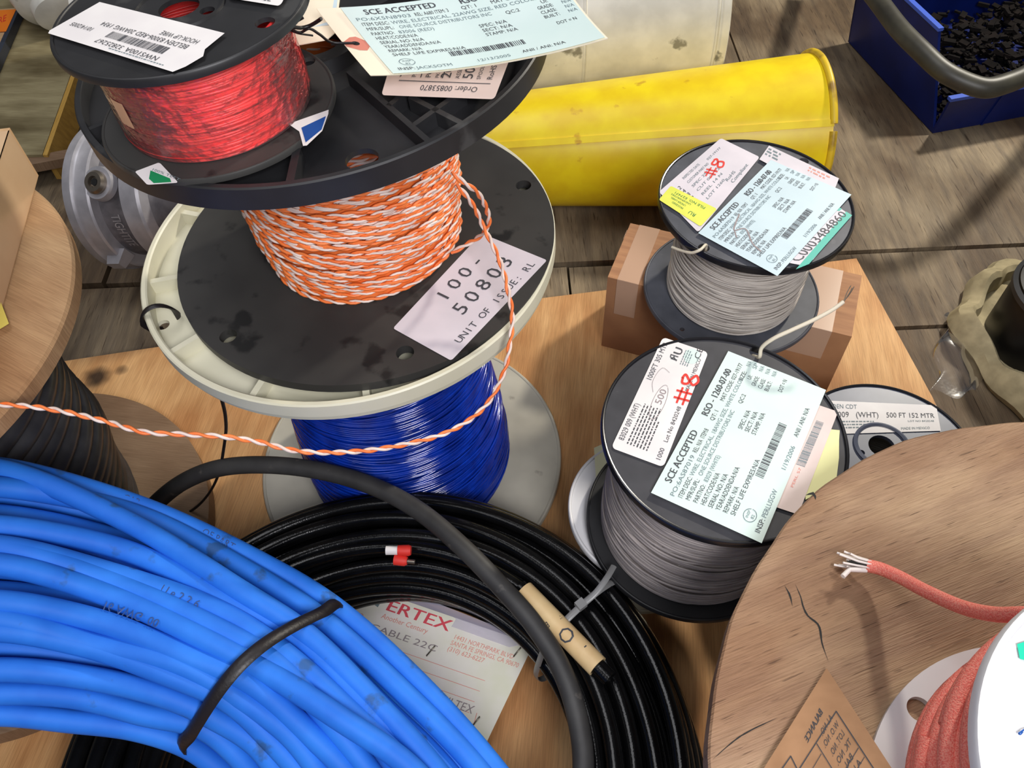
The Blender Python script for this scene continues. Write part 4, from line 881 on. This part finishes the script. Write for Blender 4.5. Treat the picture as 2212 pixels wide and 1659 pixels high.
for (x, y) in ((20, 1), (86, 26), (143, 5), (138, 64)):
    p, q = L.at(x, y, .0012), L.at(x - 2, y + 9, .0012); mb = MB(); mb.tube([L.at(x, y, -.0002), p, q, L.at(x - 2, y + 9, -.0002)], .0005, 6); mb.build('staple', STAPLE, st, Mi)
tp = [P(856, 1268, .024), P(1160, 1388, .0125), P(1100, 1398, .0105), P(830, 1302, .0235)]
mb = MB(); mb.add(tp, [(0, 1, 2, 3)]); mb.build('clear_tape', TAPEX, st, Mi, smooth=0)

# ------------------------------------------------------------------ blue cable coil
bc = thing('cable_coil', 'big bright blue cable coil bound with a black tie at the lower left', 'cable', frame((-.3, .0, ZP)))
rb = .0067
OUT = [(-120, 1005, .262), (0, 1003, .256), (300, 1085, .214), (560, 1212, .196), (718, 1312, .180), (905, 1487, .164), (1068, 1662, .150), (1260, 1930, .14)]
INN = [(-150, 1560, .23), (0, 1545, .222), (150, 1552, .208), (290, 1572, .194), (402, 1602, .180), (462, 1640, .168), (515, 1700, .155), (600, 1860, .14)]
HUMP = [.030, .030, .032, .036, .038, .036, .032, .028]
OFF = [((.05, -.12), (1, 0)), ((-.02, -.32), (.6, -.8)), ((-.24, -.44), (0, -1)), ((-.5, -.36), (-.7, -.7)), ((-.63, -.12), (-1, 0)), ((-.55, .10), (-.8, .6))]
def st_pt(k, s, dz):
    (u0, v0, z0), (u1, v1, z1) = OUT[k], INN[k]; z = z0 + (z1 - z0) * s + HUMP[k] * math.sin(PI * min(max(s, .02), .98)) ** .8 + dz
    return P(u0 + (u1 - u0) * s, v0 + (v1 - v0) * s, z)
mb = MB(); g = np.random.default_rng(5)
def blue_strand(ss, dzs, r=rb):
    ss = [ss[0]] + list(ss) + [ss[5]]; dzs = [dzs[0]] + list(dzs) + [dzs[5]]
    pts = [st_pt(k, ss[k], dzs[k]) for k in range(8)]
    sm = ss[5]
    for i, ((x, y), (nx, ny)) in enumerate(OFF):
        w = (.5 - (ss[5] * (6 - i) + ss[0] * i) / 6) * .10; l = math.hypot(nx, ny); zz = .14 + (.085 * max(0, i - 4) / 2) + HUMP[0] * .5 * math.sin(PI * sm)
        pts.append(Vector((x + nx / l * w, y + ny / l * w, zz + dzs[5])))
    mb.tube(spline(pts, 14, closed=True), r, 14, closed=True)
base = [.0, .08, .16, .24, .32, .40, .48, .56, .64, .725, .81, .905, 1.0]
# bunching towards the tie, spreading to the left edge, a couple of turns changing places
for i, s in enumerate(base):
    w = [s + g.uniform(-.022, .022) for _ in range(6)]
    if i == 2: w = [.02, .10, .17, .19, .21, .22]
    if i == 1: w = [.09, .055, .07, .08, .07, .06]
    if i == 6: w = [.40, .43, .46, .47, .40, .30]
    if i == 5: w = [.33, .37, .39, .40, .44, .47]
    if i == 9: w = [.66, .67, .69, .70, .72, .73]
    d = [0] * 6
    if i == 2: d = [.006, .011, .010, .006, .004, .004]
    if i == 6: d = [0, 0, .001, .002, .010, .012]
    blue_strand(w, d)
for i, s in enumerate((.04, .11, .19, .27, .35, .42, .5, .57, .65, .72, .80, .88, .96)):
    blue_strand([s + g.uniform(-.015, .015) for _ in range(6)], [-.0118 - g.uniform(0, .003)] * 6)
for i, s in enumerate((.05, .16, .27, .38, .5, .62, .73, .84, .95)):
    blue_strand([s + g.uniform(-.02, .02) for _ in range(6)], [-.0245 - g.uniform(0, .003)] * 6)
for i, s in enumerate((.12, .3, .5, .7, .88)):
    blue_strand([s + g.uniform(-.02, .02) for _ in range(6)], [-.035] * 6)
bcab = mb.build('cable', BLC, bc, Mi)
# jacket printing following single turns
def jacket(s_of, body, t0, h, m=INK):
    pts = [st_pt(k + 1, s_of[k], 0) for k in range(6)]; sp = spline(pts, 40); sl_ = np.r_[0, np.cumsum(np.linalg.norm(np.diff(sp, axis=0), axis=1))]
    v, f = glyphs(body); out = []; T = np.gradient(sp, axis=0)
    for x, y in v:
        d = t0 - x * h if h < 0 else t0 + x * h
        p = Vector([np.interp(d, sl_, sp[:, i]) for i in range(3)]); t = Vector([np.interp(d, sl_, T[:, i]) for i in range(3)]).normalized()
        vw = (EYE - p).normalized(); sd_ = vw.cross(t).normalized(); n_ = t.cross(sd_).normalized()
        if n_.dot(vw) < 0: n_ = -n_
        a_ = (y - .5) * abs(h) / rb * (1 if h > 0 else -1); out.append(p + (n_ * math.cos(a_) + sd_ * math.sin(a_)) * (rb + .0002))
    b = MB(); b.add(out, f); b.build('printing', mat('blue_jacket_ink', (26, 62, 120), .5), bcab, Mi, smooth=0)
jacket([base[4]] * 6, 'U e 2 2 6', .095, .0046); jacket([base[6]] * 6, '16 AWG  00', .055, -.0046); jacket([base[0]] * 6, 'OF PART', .135, .0042); jacket([base[0]] * 6, 'CAB', .075, .0042)
jacket([base[3]] * 6, '16 AWG  E', .235, .0046); jacket([base[11]] * 6, '0-1 2 L', .235, .0046)
# tie
tp = []
for s in np.linspace(-.03, 1.03, 16):
    k = 4; (u0, v0, z0), (u1, v1, z1) = OUT[k], INN[k]; sc = min(max(s, 0), 1)
    # bow the tie like in the photograph
    bow = math.sin(PI * sc); u = u0 + (u1 - u0) * s - 42 * bow * (1 - .4 * s) ; v = v0 + (v1 - v0) * s - 28 * bow
    zt_ = z0 + (z1 - z0) * s + HUMP[k] * math.sin(PI * min(max(s, .02), .98)) ** .8 + rb + .0105 - (.009 if s < 0 or s > 1 else 0)
    tp.append(P(u, v, zt_))
lo_ = [tp[-1] + Vector((0, .0, -.03)), tp[-1] + (tp[0] - tp[-1]) * .2 + Vector((0, 0, -.062)), tp[-1] + (tp[0] - tp[-1]) * .8 + Vector((0, 0, -.062)), tp[0] + Vector((0, 0, -.03))]
lpz = spline(tp + lo_, 6, closed=True); cen = sum((Vector(q) for q in lpz), Vector()) / len(lpz)
mb = MB(); mb.tube(lpz, .0041, 8, closed=True, flat=.4, up=[tuple((Vector(q) - cen).normalized()) for q in lpz]); mb.build('cable_tie', TIE, bc, Mi)
# ------------------------------------------------------------------ yellow tapered tube
yb = thing('metal_tube', 'yellow painted sheet-metal tube lying behind the spools', 'tube')
x0, x1, dR, sy = -.16, .372, .058, -.045
def yR(x): return .0795 + dR * (x - .2)
def yc(x): return .848 + sy * (x - .2)
def yring(x, r): 
    return [Vector((x + 0.0, yc(x) + r * math.cos(a), ZF + yR(x) + .004 + r * math.sin(a))) for a in np.linspace(0, 2 * PI, 97)[:-1]]
yb.matrix_basis = Matrix.Translation((.1, yc(.1), ZF))
mb = MB(); xs = np.linspace(x0, x1, 24); v = []; f = []
for x in xs: v += yring(x, yR(x))
for i in range(23):
    for k in range(96): f.append((i * 96 + k, i * 96 + (k + 1) % 96, (i + 1) * 96 + (k + 1) % 96, (i + 1) * 96 + k))
n = len(v); v += yring(x1, yR(x1) - .002) + yring(x0 + .01, yR(x0) - .002)
f += [(23 * 96 + k, 23 * 96 + (k + 1) % 96, n + (k + 1) % 96, n + k) for k in range(96)] + [(n + k, n + (k + 1) % 96, n + 96 + (k + 1) % 96, n + 96 + k) for k in range(96)]
mb.add(v, f); mb.build('shell', YELP, yb, Mi)
sa_ = math.radians(141)   # seam: angle about the axis, camera side
mb = MB()
for x in (0,):
    pr = []
    A_ = [Vector((x, yc(x) + (yR(x) + .0) * math.cos(sa_), ZF + .004 + yR(x) + yR(x) * math.sin(sa_))) for x in xs]
    Nn = Vector((0, math.cos(sa_), math.sin(sa_))); Tn = Vector((0, -math.sin(sa_), math.cos(sa_)))
    w = .0055; v = []; f = []
    for p in A_: v += [p - Tn * -w * .0 + Nn * .0, p + Nn * .0022, p + Tn * -w * 1.4 + Nn * .0012, p + Tn * -w * 1.4 - Nn * .001]
    for i in range(len(A_) - 1):
        for k in range(4): f.append((i * 4 + k, i * 4 + (k + 1) % 4, (i + 1) * 4 + (k + 1) % 4, (i + 1) * 4 + k))
    f += [(3, 2, 1, 0), tuple(range(len(v) - 4, len(v)))]; mb.add(v, f)
mb.build('seam', YELP, yb, Mi)
mb = MB(); a = np.linspace(sa_ + .06, sa_ + 2 * PI - .03, 110); r_ = yR(x1) + .001
mb.tube(np.c_[np.full(110, x1), yc(x1) + r_ * np.cos(a), ZF + .004 + yR(x1) + r_ * np.sin(a)], .0042, 10)
mb.build('rolled_rim', mat('worn_yellow_paint', (222, 188, 40), .45, (150, 116, 40), 50, lo=.3, hi=.55), yb, Mi)

# ------------------------------------------------------------------ grey duct behind
gd = thing('metal_duct', 'large dull galvanised round duct lying behind the yellow tube', 'duct', Matrix.Translation((.0, 1.22, ZF)))
Rd = .125; yd = 1.085; xr = .292
Md = axframe((0, yd, ZF + Rd + .004), (1, .0, 0))
mb = MB(); mb.lathe([(Rd - .003, -.52), (Rd, -.52), (Rd, .108), (Rd + .0015, .110), (Rd + .0015, xr - .012), (Rd + .004, xr - .010), (Rd + .004, xr - .002), (Rd, xr), (Rd - .003, xr)], 120, M=None); mb.build('shell', DUCT, gd, Md)
mb = MB(); mb.lathe([(Rd + .003, xr - .018), (Rd + .0048, xr - .016), (Rd + .003, xr - .014)], 120, closed=True); mb.build('rolled_rim', DUCT, gd, Md)
mb = MB(); mb.lathe([(Rd, .11), (Rd + .003, .112), (Rd, .115)], 120); mb.build('joint_bead', DUCT, gd, Md)
wi = [Vector((x, yd - (Rd + .003) * math.cos(q + .25), ZF + .004 + Rd + (Rd + .003) * math.sin(q + .25))) for x, q in ((.115, .60), (.14, .62), (.17, .60), (.195, .64))]
mb = MB(); mb.tube(spline(wi, 6), .0018, 6); mb.build('bent_wire', STEEL, gd, Mi)

# ------------------------------------------------------------------ cast aluminium coupling
ctr = P(197, 427, .066) + Vector((.034, 0, 0)); axv = Vector((.93, -.20, .16)).normalized(); Mal = axframe(ctr, axv, up=(0, 0, 1))
al = thing('pipe_coupling', 'cast aluminium pipe coupling with a socket screw lying on the planks at left', 'coupling', Mal)
mb = MB(); mb.lathe([(.062, -.004), (.083, -.004), (.0855, -.002), (.0855, .008), (.0835, .010), (.0825, .012), (.0825, .026), (.0805, .028), (.0685, .0285)], 120, closed=False)
mb.build('flange', ALU, al, Mal, smooth=28)
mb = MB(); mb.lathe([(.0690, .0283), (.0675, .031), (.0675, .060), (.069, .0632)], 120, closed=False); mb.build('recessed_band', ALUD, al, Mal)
mb = MB(); mb.lathe([(.0680, .063), (.0775, .064), (.0775, .084), (.0755, .087), (.064, .092)], 120, closed=False); mb.build('collar', ALU, al, Mal, smooth=28)
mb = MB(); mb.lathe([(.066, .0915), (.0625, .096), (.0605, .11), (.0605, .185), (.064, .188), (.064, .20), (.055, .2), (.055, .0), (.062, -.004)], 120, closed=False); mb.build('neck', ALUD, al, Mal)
def dirang(u, v):   # angle about the axis of a photo point on radius ~R
    best = None
    for a in np.linspace(0, 2 * PI, 360):
        for s in np.linspace(0, .1, 21):
            p = Mal @ Vector((.079 * math.cos(a), .079 * math.sin(a), s)); q = p - EYE; d = q.dot(F_); uu = 1106 + F * q.dot(X_) / d; vv = 829.5 - F * q.dot(Y_) / d
            nrm = Mal.to_3x3() @ Vector((math.cos(a), math.sin(a), 0))
            if nrm.dot(-q) < 0: continue
            e = (uu - u) ** 2 + (vv - v) ** 2
            if best is None or e < best[0]: best = (e, a, s)
    return best[1], best[2]
ab, sb = dirang(213, 396); Nb = Vector((math.cos(ab), math.sin(ab), 0))
Mbo = axframe(Nb * .072 + Vector((0, 0, max(sb, .030))), Nb, up=(0, 0, 1))
mb = MB(); mb.lathe([(0, 0), (.019, 0), (.0175, .009), (0, .009)], 40, closed=False); mb.build('screw_boss', ALU, al, Mal @ Mbo)
mb = MB(); mb.lathe([(.0, .009), (.0128, .009), (.0128, .0125), (.0105, .0155), (.0062, .0155), (.0052, .012), (.0, .012)], 36, closed=False); so = mb.build('socket_screw', STEEL, al, Mal @ Mbo)
mb = MB(); mb.lathe([(0, .0128), (.0042, .0128), (.0042, .0136), (0, .0136)], 6, closed=False); mb.build('hex_socket', HOLE, so, Mal @ Mbo)
al_, sl2 = dirang(222, 556); 
mb = MB(); q = Vector((math.cos(al_), math.sin(al_), 0)); t_ = Vector((-q.y, q.x, 0))
mb.hexa([q * .074 + t_ * k + Vector((0, 0, z)) for k, z in ((-.009, .012), (.009, .012), (.009, .035), (-.009, .035))], [q * .092 + t_ * k + Vector((0, 0, z)) for k, z in ((-.006, .014), (.006, .014), (.006, .030), (-.006, .030))]); mb.build('lug', ALU, al, Mal, smooth=0)
a1_, s1x = dirang(238, 468); a2_, s2x = dirang(280, 545)
v, f = glyphs('TIGHTITE'); hgt = .011; w = v[:, 0].max(); top = []; 
for x, y in v:
    an = a1_ + (a2_ - a1_) * x / w; top.append(((.0690) * math.cos(an), .0690 * math.sin(an), .039 + y * hgt))
mb = MB(); mb.add(top, f); mb.add([Vector(p) * 1 for p in top], []); mb.build('embossed_lettering', ALU, al, Mal, smooth=0)

# ------------------------------------------------------------------ pallet corner at the far left
pa = thing('wooden_pallet', 'old wooden pallet corner with a yellow-lit board edge at the upper left', 'pallet', Matrix.Translation((-.75, 1.1, ZF)))
e0, e1 = P(152, 162, .02), P(91, 334, .02); d = (e0 - e1)
mb = MB(); far = e1 + d * 2.2; lf = Vector((-.42, .02, 0))
mb.hexa([Vector((q.x, q.y, .004)) for q in (e1 + lf, e1, far, far + lf)], [e1 + lf, e1, far, far + lf]); mb.build('deck_board', PLANKP, pa, Mi, smooth=0)
mb = MB(); nrm = Vector((1, .05, 0)).normalized() 
mb.hexa([Vector((q.x, q.y, ZF + .001)) for q in (e1 + Vector((.0005, 0, 0)), e1 + Vector((.009, -.001, 0)), far + Vector((.009, 0, 0)), far + Vector((.0005, 0, 0)))], [q - Vector((0, 0, .0005)) for q in (e1 + Vector((.0005, 0, 0)), e1 + Vector((.007, -.001, 0)), far + Vector((.007, 0, 0)), far + Vector((.0005, 0, 0)))]); mb.build('edge_board', PALE, pa, Mi, smooth=0)
g0, g1 = P(86, 352, .016), P(150, 340, .016)
mb = MB(); mb.hexa([Vector((q.x, q.y, .003)) for q in (g0 - (g1 - g0) * 4, g1, g1 + Vector((0, .02, 0)), g0 - (g1 - g0) * 4 + Vector((0, .02, 0)))], [g0 - (g1 - g0) * 4, g1, g1 + Vector((0, .02, 0)), g0 - (g1 - g0) * 4 + Vector((0, .02, 0))]); mb.build('end_board', WDLD, pa, Mi, smooth=0)

# grey fitting and orange-labelled box at the very corner
k0 = P(125, 38, .07); Mf = axframe(k0 + Vector((-.02, .06, .0)), Vector((.35, -.75, -.42)))
ff = thing('metal_fitting', 'pale grey round metal fitting at the upper left corner behind the red spool', 'fitting', Mf)
mb = MB(); mb.lathe([(0, -.14), (.062, -.14), (.066, -.12), (.066, -.02), (.060, .005), (.042, .016), (.040, .03), (.030, .034), (0, .034)], 64, closed=False); mb.build('body', DUCT, ff, Mf)
mb = MB(); mb.lathe([(.066, -.06), (.0715, -.058), (.0715, -.048), (.066, -.046)], 64); mb.build('band', ALU, ff, Mf)
b0 = P(36, 26, .034); b1 = P(14, 76, .034); dd = (b1 - b0).normalized(); ll = Vector((dd.y, -dd.x, 0)); 
if ll.x > 0: ll = -ll
Mo = Matrix.Translation((b0.x, b0.y, 0))
obx = thing('storage_tray', 'dark-edged tray with an orange label at the upper left edge of the view', 'tray', Mo)
pA, pB = b0 - dd * .015, b0 + dd * .19; q4 = [pA, pA + ll * .12, pB + ll * .12, pB]
mb = MB(); mb.hexa([Vector((q.x, q.y, .0205)) for q in q4], [Vector((q.x, q.y, .0335)) for q in q4]); mb.build('tray_body', CARD, obx, Mi, smooth=0)
mb = MB(); q5 = [pA - ll * .003, pA + ll * .004, pB + ll * .004, pB - ll * .003]; mb.hexa([Vector((q.x, q.y, .021)) for q in q5], [Vector((q.x, q.y, .035)) for q in q5]); mb.build('edge_strip', mat('dark_strip', (52, 58, 72), .35), obx, Mi, smooth=0)
L = Label([P(-40, 26, .034), P(36, 22, .034), P(14, 70, .034), P(-40, 72, .034)], 20, 10, lift=.0015); L.text(12, 6.5, 3, 'RE', INKR, rot=-.3); L.build('orange_label', ORGL, obx, Mi)

# ------------------------------------------------------------------ blue bin, its scrap and the hose over it
fA, fB = P(2015, 288, ZF), P(1832, 90, ZF)            # front-left and back-left bottom corners
dl = (fB - fA).normalized(); dx = Vector((dl.y, -dl.x, 0)); Lb, Wb, Hs, Hf = (fB - fA).length, .30, .126, .062
Mbin = Matrix.Identity(4)
for j in range(3): Mbin[j][0] = dx[j]; Mbin[j][1] = dl[j]
Mbin.translation = fA
bn = thing('storage_bin', 'dark blue plastic parts bin at the upper right', 'bin', Mbin)
t = .004
def wall(p):  # list of 4 outer pts + inner offset handled by box pieces
    return p
mb = MB(); fl_ = .012
mb.box((0, 0, 0), (Wb, Lb, t))
mb.hexa([(0, 0, 0), (t, 0, 0), (t, Lb, 0), (0, Lb, 0)], [(-fl_, .055, Hs), (t - fl_, .055, Hs), (t - fl_, Lb + fl_, Hs), (-fl_, Lb + fl_, Hs)])
mb.hexa([(Wb - t, 0, 0), (Wb, 0, 0), (Wb, Lb, 0), (Wb - t, Lb, 0)], [(Wb - t + fl_, .055, Hs), (Wb + fl_, .055, Hs), (Wb + fl_, Lb + fl_, Hs), (Wb - t + fl_, Lb + fl_, Hs)])
mb.hexa([(0, 0, 0), (Wb, 0, 0), (Wb, t, 0), (0, t, 0)], [(-.006, -.012, Hf), (Wb + .006, -.012, Hf), (Wb + .006, t - .012, Hf), (-.006, t - .012, Hf)])
mb.hexa([(0, Lb - t, 0), (Wb, Lb - t, 0), (Wb, Lb, 0), (0, Lb, 0)], [(-fl_, Lb - t + fl_, Hs), (Wb + fl_, Lb - t + fl_, Hs), (Wb + fl_, Lb + fl_, Hs), (-fl_, Lb + fl_, Hs)])
for x in (.075, .15, .225): mb.hexa([(x - .0015, -.002, 0), (x + .0015, -.002, 0), (x + .0015, .001, 0), (x - .0015, .001, 0)], [(x - .0015, -.014, Hf), (x + .0015, -.014, Hf), (x + .0015, -.011, Hf), (x - .0015, -.011, Hf)])
mb.build('bin_body', BIN, bn, Mbin, smooth=0)
mb = MB(); mb.box((-fl_ - .001, .053, Hs - .003), (-fl_ + .0065, Lb + fl_, Hs + .0015)); mb.box((-.007, -.013, Hf - .003), (Wb + .006, -.005, Hf + .0015)); mb.build('rim', mat('lit_blue_rim', (64, 96, 200), .35), bn, Mbin, smooth=0)  # light along the rim put into a paler blue than the bin
mb = MB(); g = random.Random(4)
for i in range(800):
    x, y = g.uniform(.012, Wb - .012), g.uniform(.012, Lb - .012); z = .008 + .028 * g.random() * min(1, y / .06); s = g.uniform(.003, .009)
    Mr = Matrix.Translation((x, y, z)) @ Matrix.Rotation(g.uniform(0, 6.28), 4, 'Z') @ Matrix.Rotation(g.uniform(-.6, .6), 4, 'X')
    mb.box((-s, -s * .5, -s * .3), (s, s * .5, s * .3), Mr)
so = mb.build('scrap_pile', DIRT, None, Mbin, smooth=0); tag(so, 'dark brown loose scrap filling the blue bin', 'scrap', kind='stuff')
hz = [P(1800, -120, .06), P(1845, -60, .13), P(1895, 0, .155), P(1945, 65, .16), P(1990, 110, .16), P(2040, 155, .155), P(2090, 180, .15), P(2130, 190, .148), P(2180, 178, .15), P(2240, 150, .15), P(2320, 100, .13), P(2420, 40, .06)]
mb = MB(); mb.tube(spline(hz, 10), .0115, 16); tag(mb.build('rubber_hose', HOSE, None, None), 'thick olive-black rubber hose bent over the blue bin', 'hose')

# ------------------------------------------------------------------ right edge: canvas pouch with a black can, clear film
pc = P(2170, 715, .02) + Vector((.056, 0, 0)); Mp = Matrix.Translation((pc.x, pc.y, ZF))
pt = thing('canvas_pouch', 'beige canvas pouch lying at the right edge of the view', 'pouch', Mp)
mb = MB(); prof = [(.0, .001), (.080, .001), (.085, .010), (.080, .025), (.070, .032), (.066, .028), (.064, .012), (0, .008)]
k = len(prof); v = []; f = []; nseg = 72
for i in range(nseg):
    a = 2 * PI * i / nseg; w = 1 + .07 * math.sin(a * 5) + .05 * math.sin(a * 9 + 1)
    for r, z in prof: v.append((r * w * math.cos(a), r * w * 1.45 * math.sin(a), z * (1 + .25 * math.sin(a * 7))))
for i in range(nseg):
    j = (i + 1) % nseg
    for q in range(k - 1): f.append((i * k + q, j * k + q, j * k + q + 1, i * k + q + 1))
mb.add(v, f); mb.build('pouch_body', CLOTH, pt, Mp)
Mq = Matrix.Translation((pc.x + .002, pc.y + .01, ZF + .0085))
bkb = thing('black_can', 'plain black can standing in the beige canvas pouch at the right edge', 'can', Mq)
mb = MB(); mb.lathe([(0, 0), (.057, 0), (.058, .002), (.058, .075), (.055, .082), (.030, .088), (0, .089)], 64, closed=False); mb.build('body', mat('dull_black', (14, 14, 15), .4, spec=.3), bkb, Mq)
mb = MB(); mb.lathe([(.056, .070), (.0605, .072), (.0605, .078), (.056, .080)], 64); mb.build('cap_ring', BLK, bkb, Mq)
# crumpled clear film
cf = [P(2040, 680, ZF + .004), P(2118, 690, ZF + .004), P(2120, 850, ZF + .004), P(2010, 850, ZF + .004)]
mb = MB(); n = 44; g = np.random.default_rng(12); hgt = np.zeros((n + 1, n + 1))
for fr in (.5, .8, 1.3):
    for _ in range(3):
        kx_, ky_ = g.normal(0, fr, 2); hgt += .9 / fr * (np.sin(np.arange(n + 1)[:, None] / n * kx_ * 3 + np.arange(n + 1)[None, :] / n * ky_ * 3 + g.uniform(0, 6)))
hgt = (hgt - hgt.min()) / (hgt.max() - hgt.min()); v = []; f = []
for j in range(n + 1):
    for i in range(n + 1):
        u, w = i / n, j / n; p = cf[0] * (1 - u) * (1 - w) + cf[1] * u * (1 - w) + cf[2] * u * w + cf[3] * (1 - u) * w
        v.append(p + Vector((.006 * math.sin(j * .23), .006 * math.sin(i * .19), -.001 + .011 * hgt[j, i] * math.sin(PI * u) ** .6 * math.sin(PI * w) ** .6)))
f = [(j * (n + 1) + i, j * (n + 1) + i + 1, (j + 1) * (n + 1) + i + 1, (j + 1) * (n + 1) + i) for j in range(n) for i in range(n)]
mb.add(v, f); tag(mb.build('plastic_film', PLAST, None, None, smooth=80), 'crumpled clear plastic film on the planks beside the canvas pouch', 'film')

bpy.data.objects.remove(_fo)
# ------------------------------------------------------------------ light: a lamp behind at the right, added soft fills all round
W = bpy.data.worlds.new('world'); SC.world = W; W.use_nodes = True
W.node_tree.nodes['Background'].inputs[0].default_value = (.95, .97, 1.0, 1); W.node_tree.nodes['Background'].inputs[1].default_value = .08
def lamp(name, loc, target, power, size, col, shape='DISK', sy=None):
    l = bpy.data.lights.new(name, 'AREA'); l.shape = shape; l.size = size; l.energy = power; l.color = col
    if sy: l.size_y = sy
    o = bpy.data.objects.new(name, l); COL.objects.link(o); o.location = loc; o.rotation_euler = (Vector(target) - Vector(loc)).to_track_quat('-Z', 'Y').to_euler()
    return o
kd_ = Vector((.42, .38, .82)).normalized(); tgt = Vector((.05, .45, .1))
lamp('work_lamp', Vector((1.15, 1.47, 1.21)), Vector((.35, .7, 0)), 24, .13, (1.0, .93, .80))
lamp('top_fill', (-.7, .9, 2.7), (0, .5, .1), 24, 1.6, (.97, .97, 1.0), 'RECTANGLE', 1.2)  # unseen fill added from above to brighten the tops
lamp('left_fill', (-.9, -.9, 2.0), (0, .4, .1), 7, 1.2, (.96, .97, 1.0), 'RECTANGLE', 1.0)  # weak unseen fill added from the front left
lamp('front_fill', (.22, -.38, 1.02), (-.04, .38, .25), 10.5, .34, (.98, .97, 1.0), 'RECTANGLE', .34)  # fill added near the camera to brighten the front faces
SC.view_settings.view_transform = 'Standard'; SC.view_settings.look = 'None'; SC.view_settings.gamma = 1; SC.view_settings.exposure = -0.08; SC.view_settings.use_curve_mapping = False
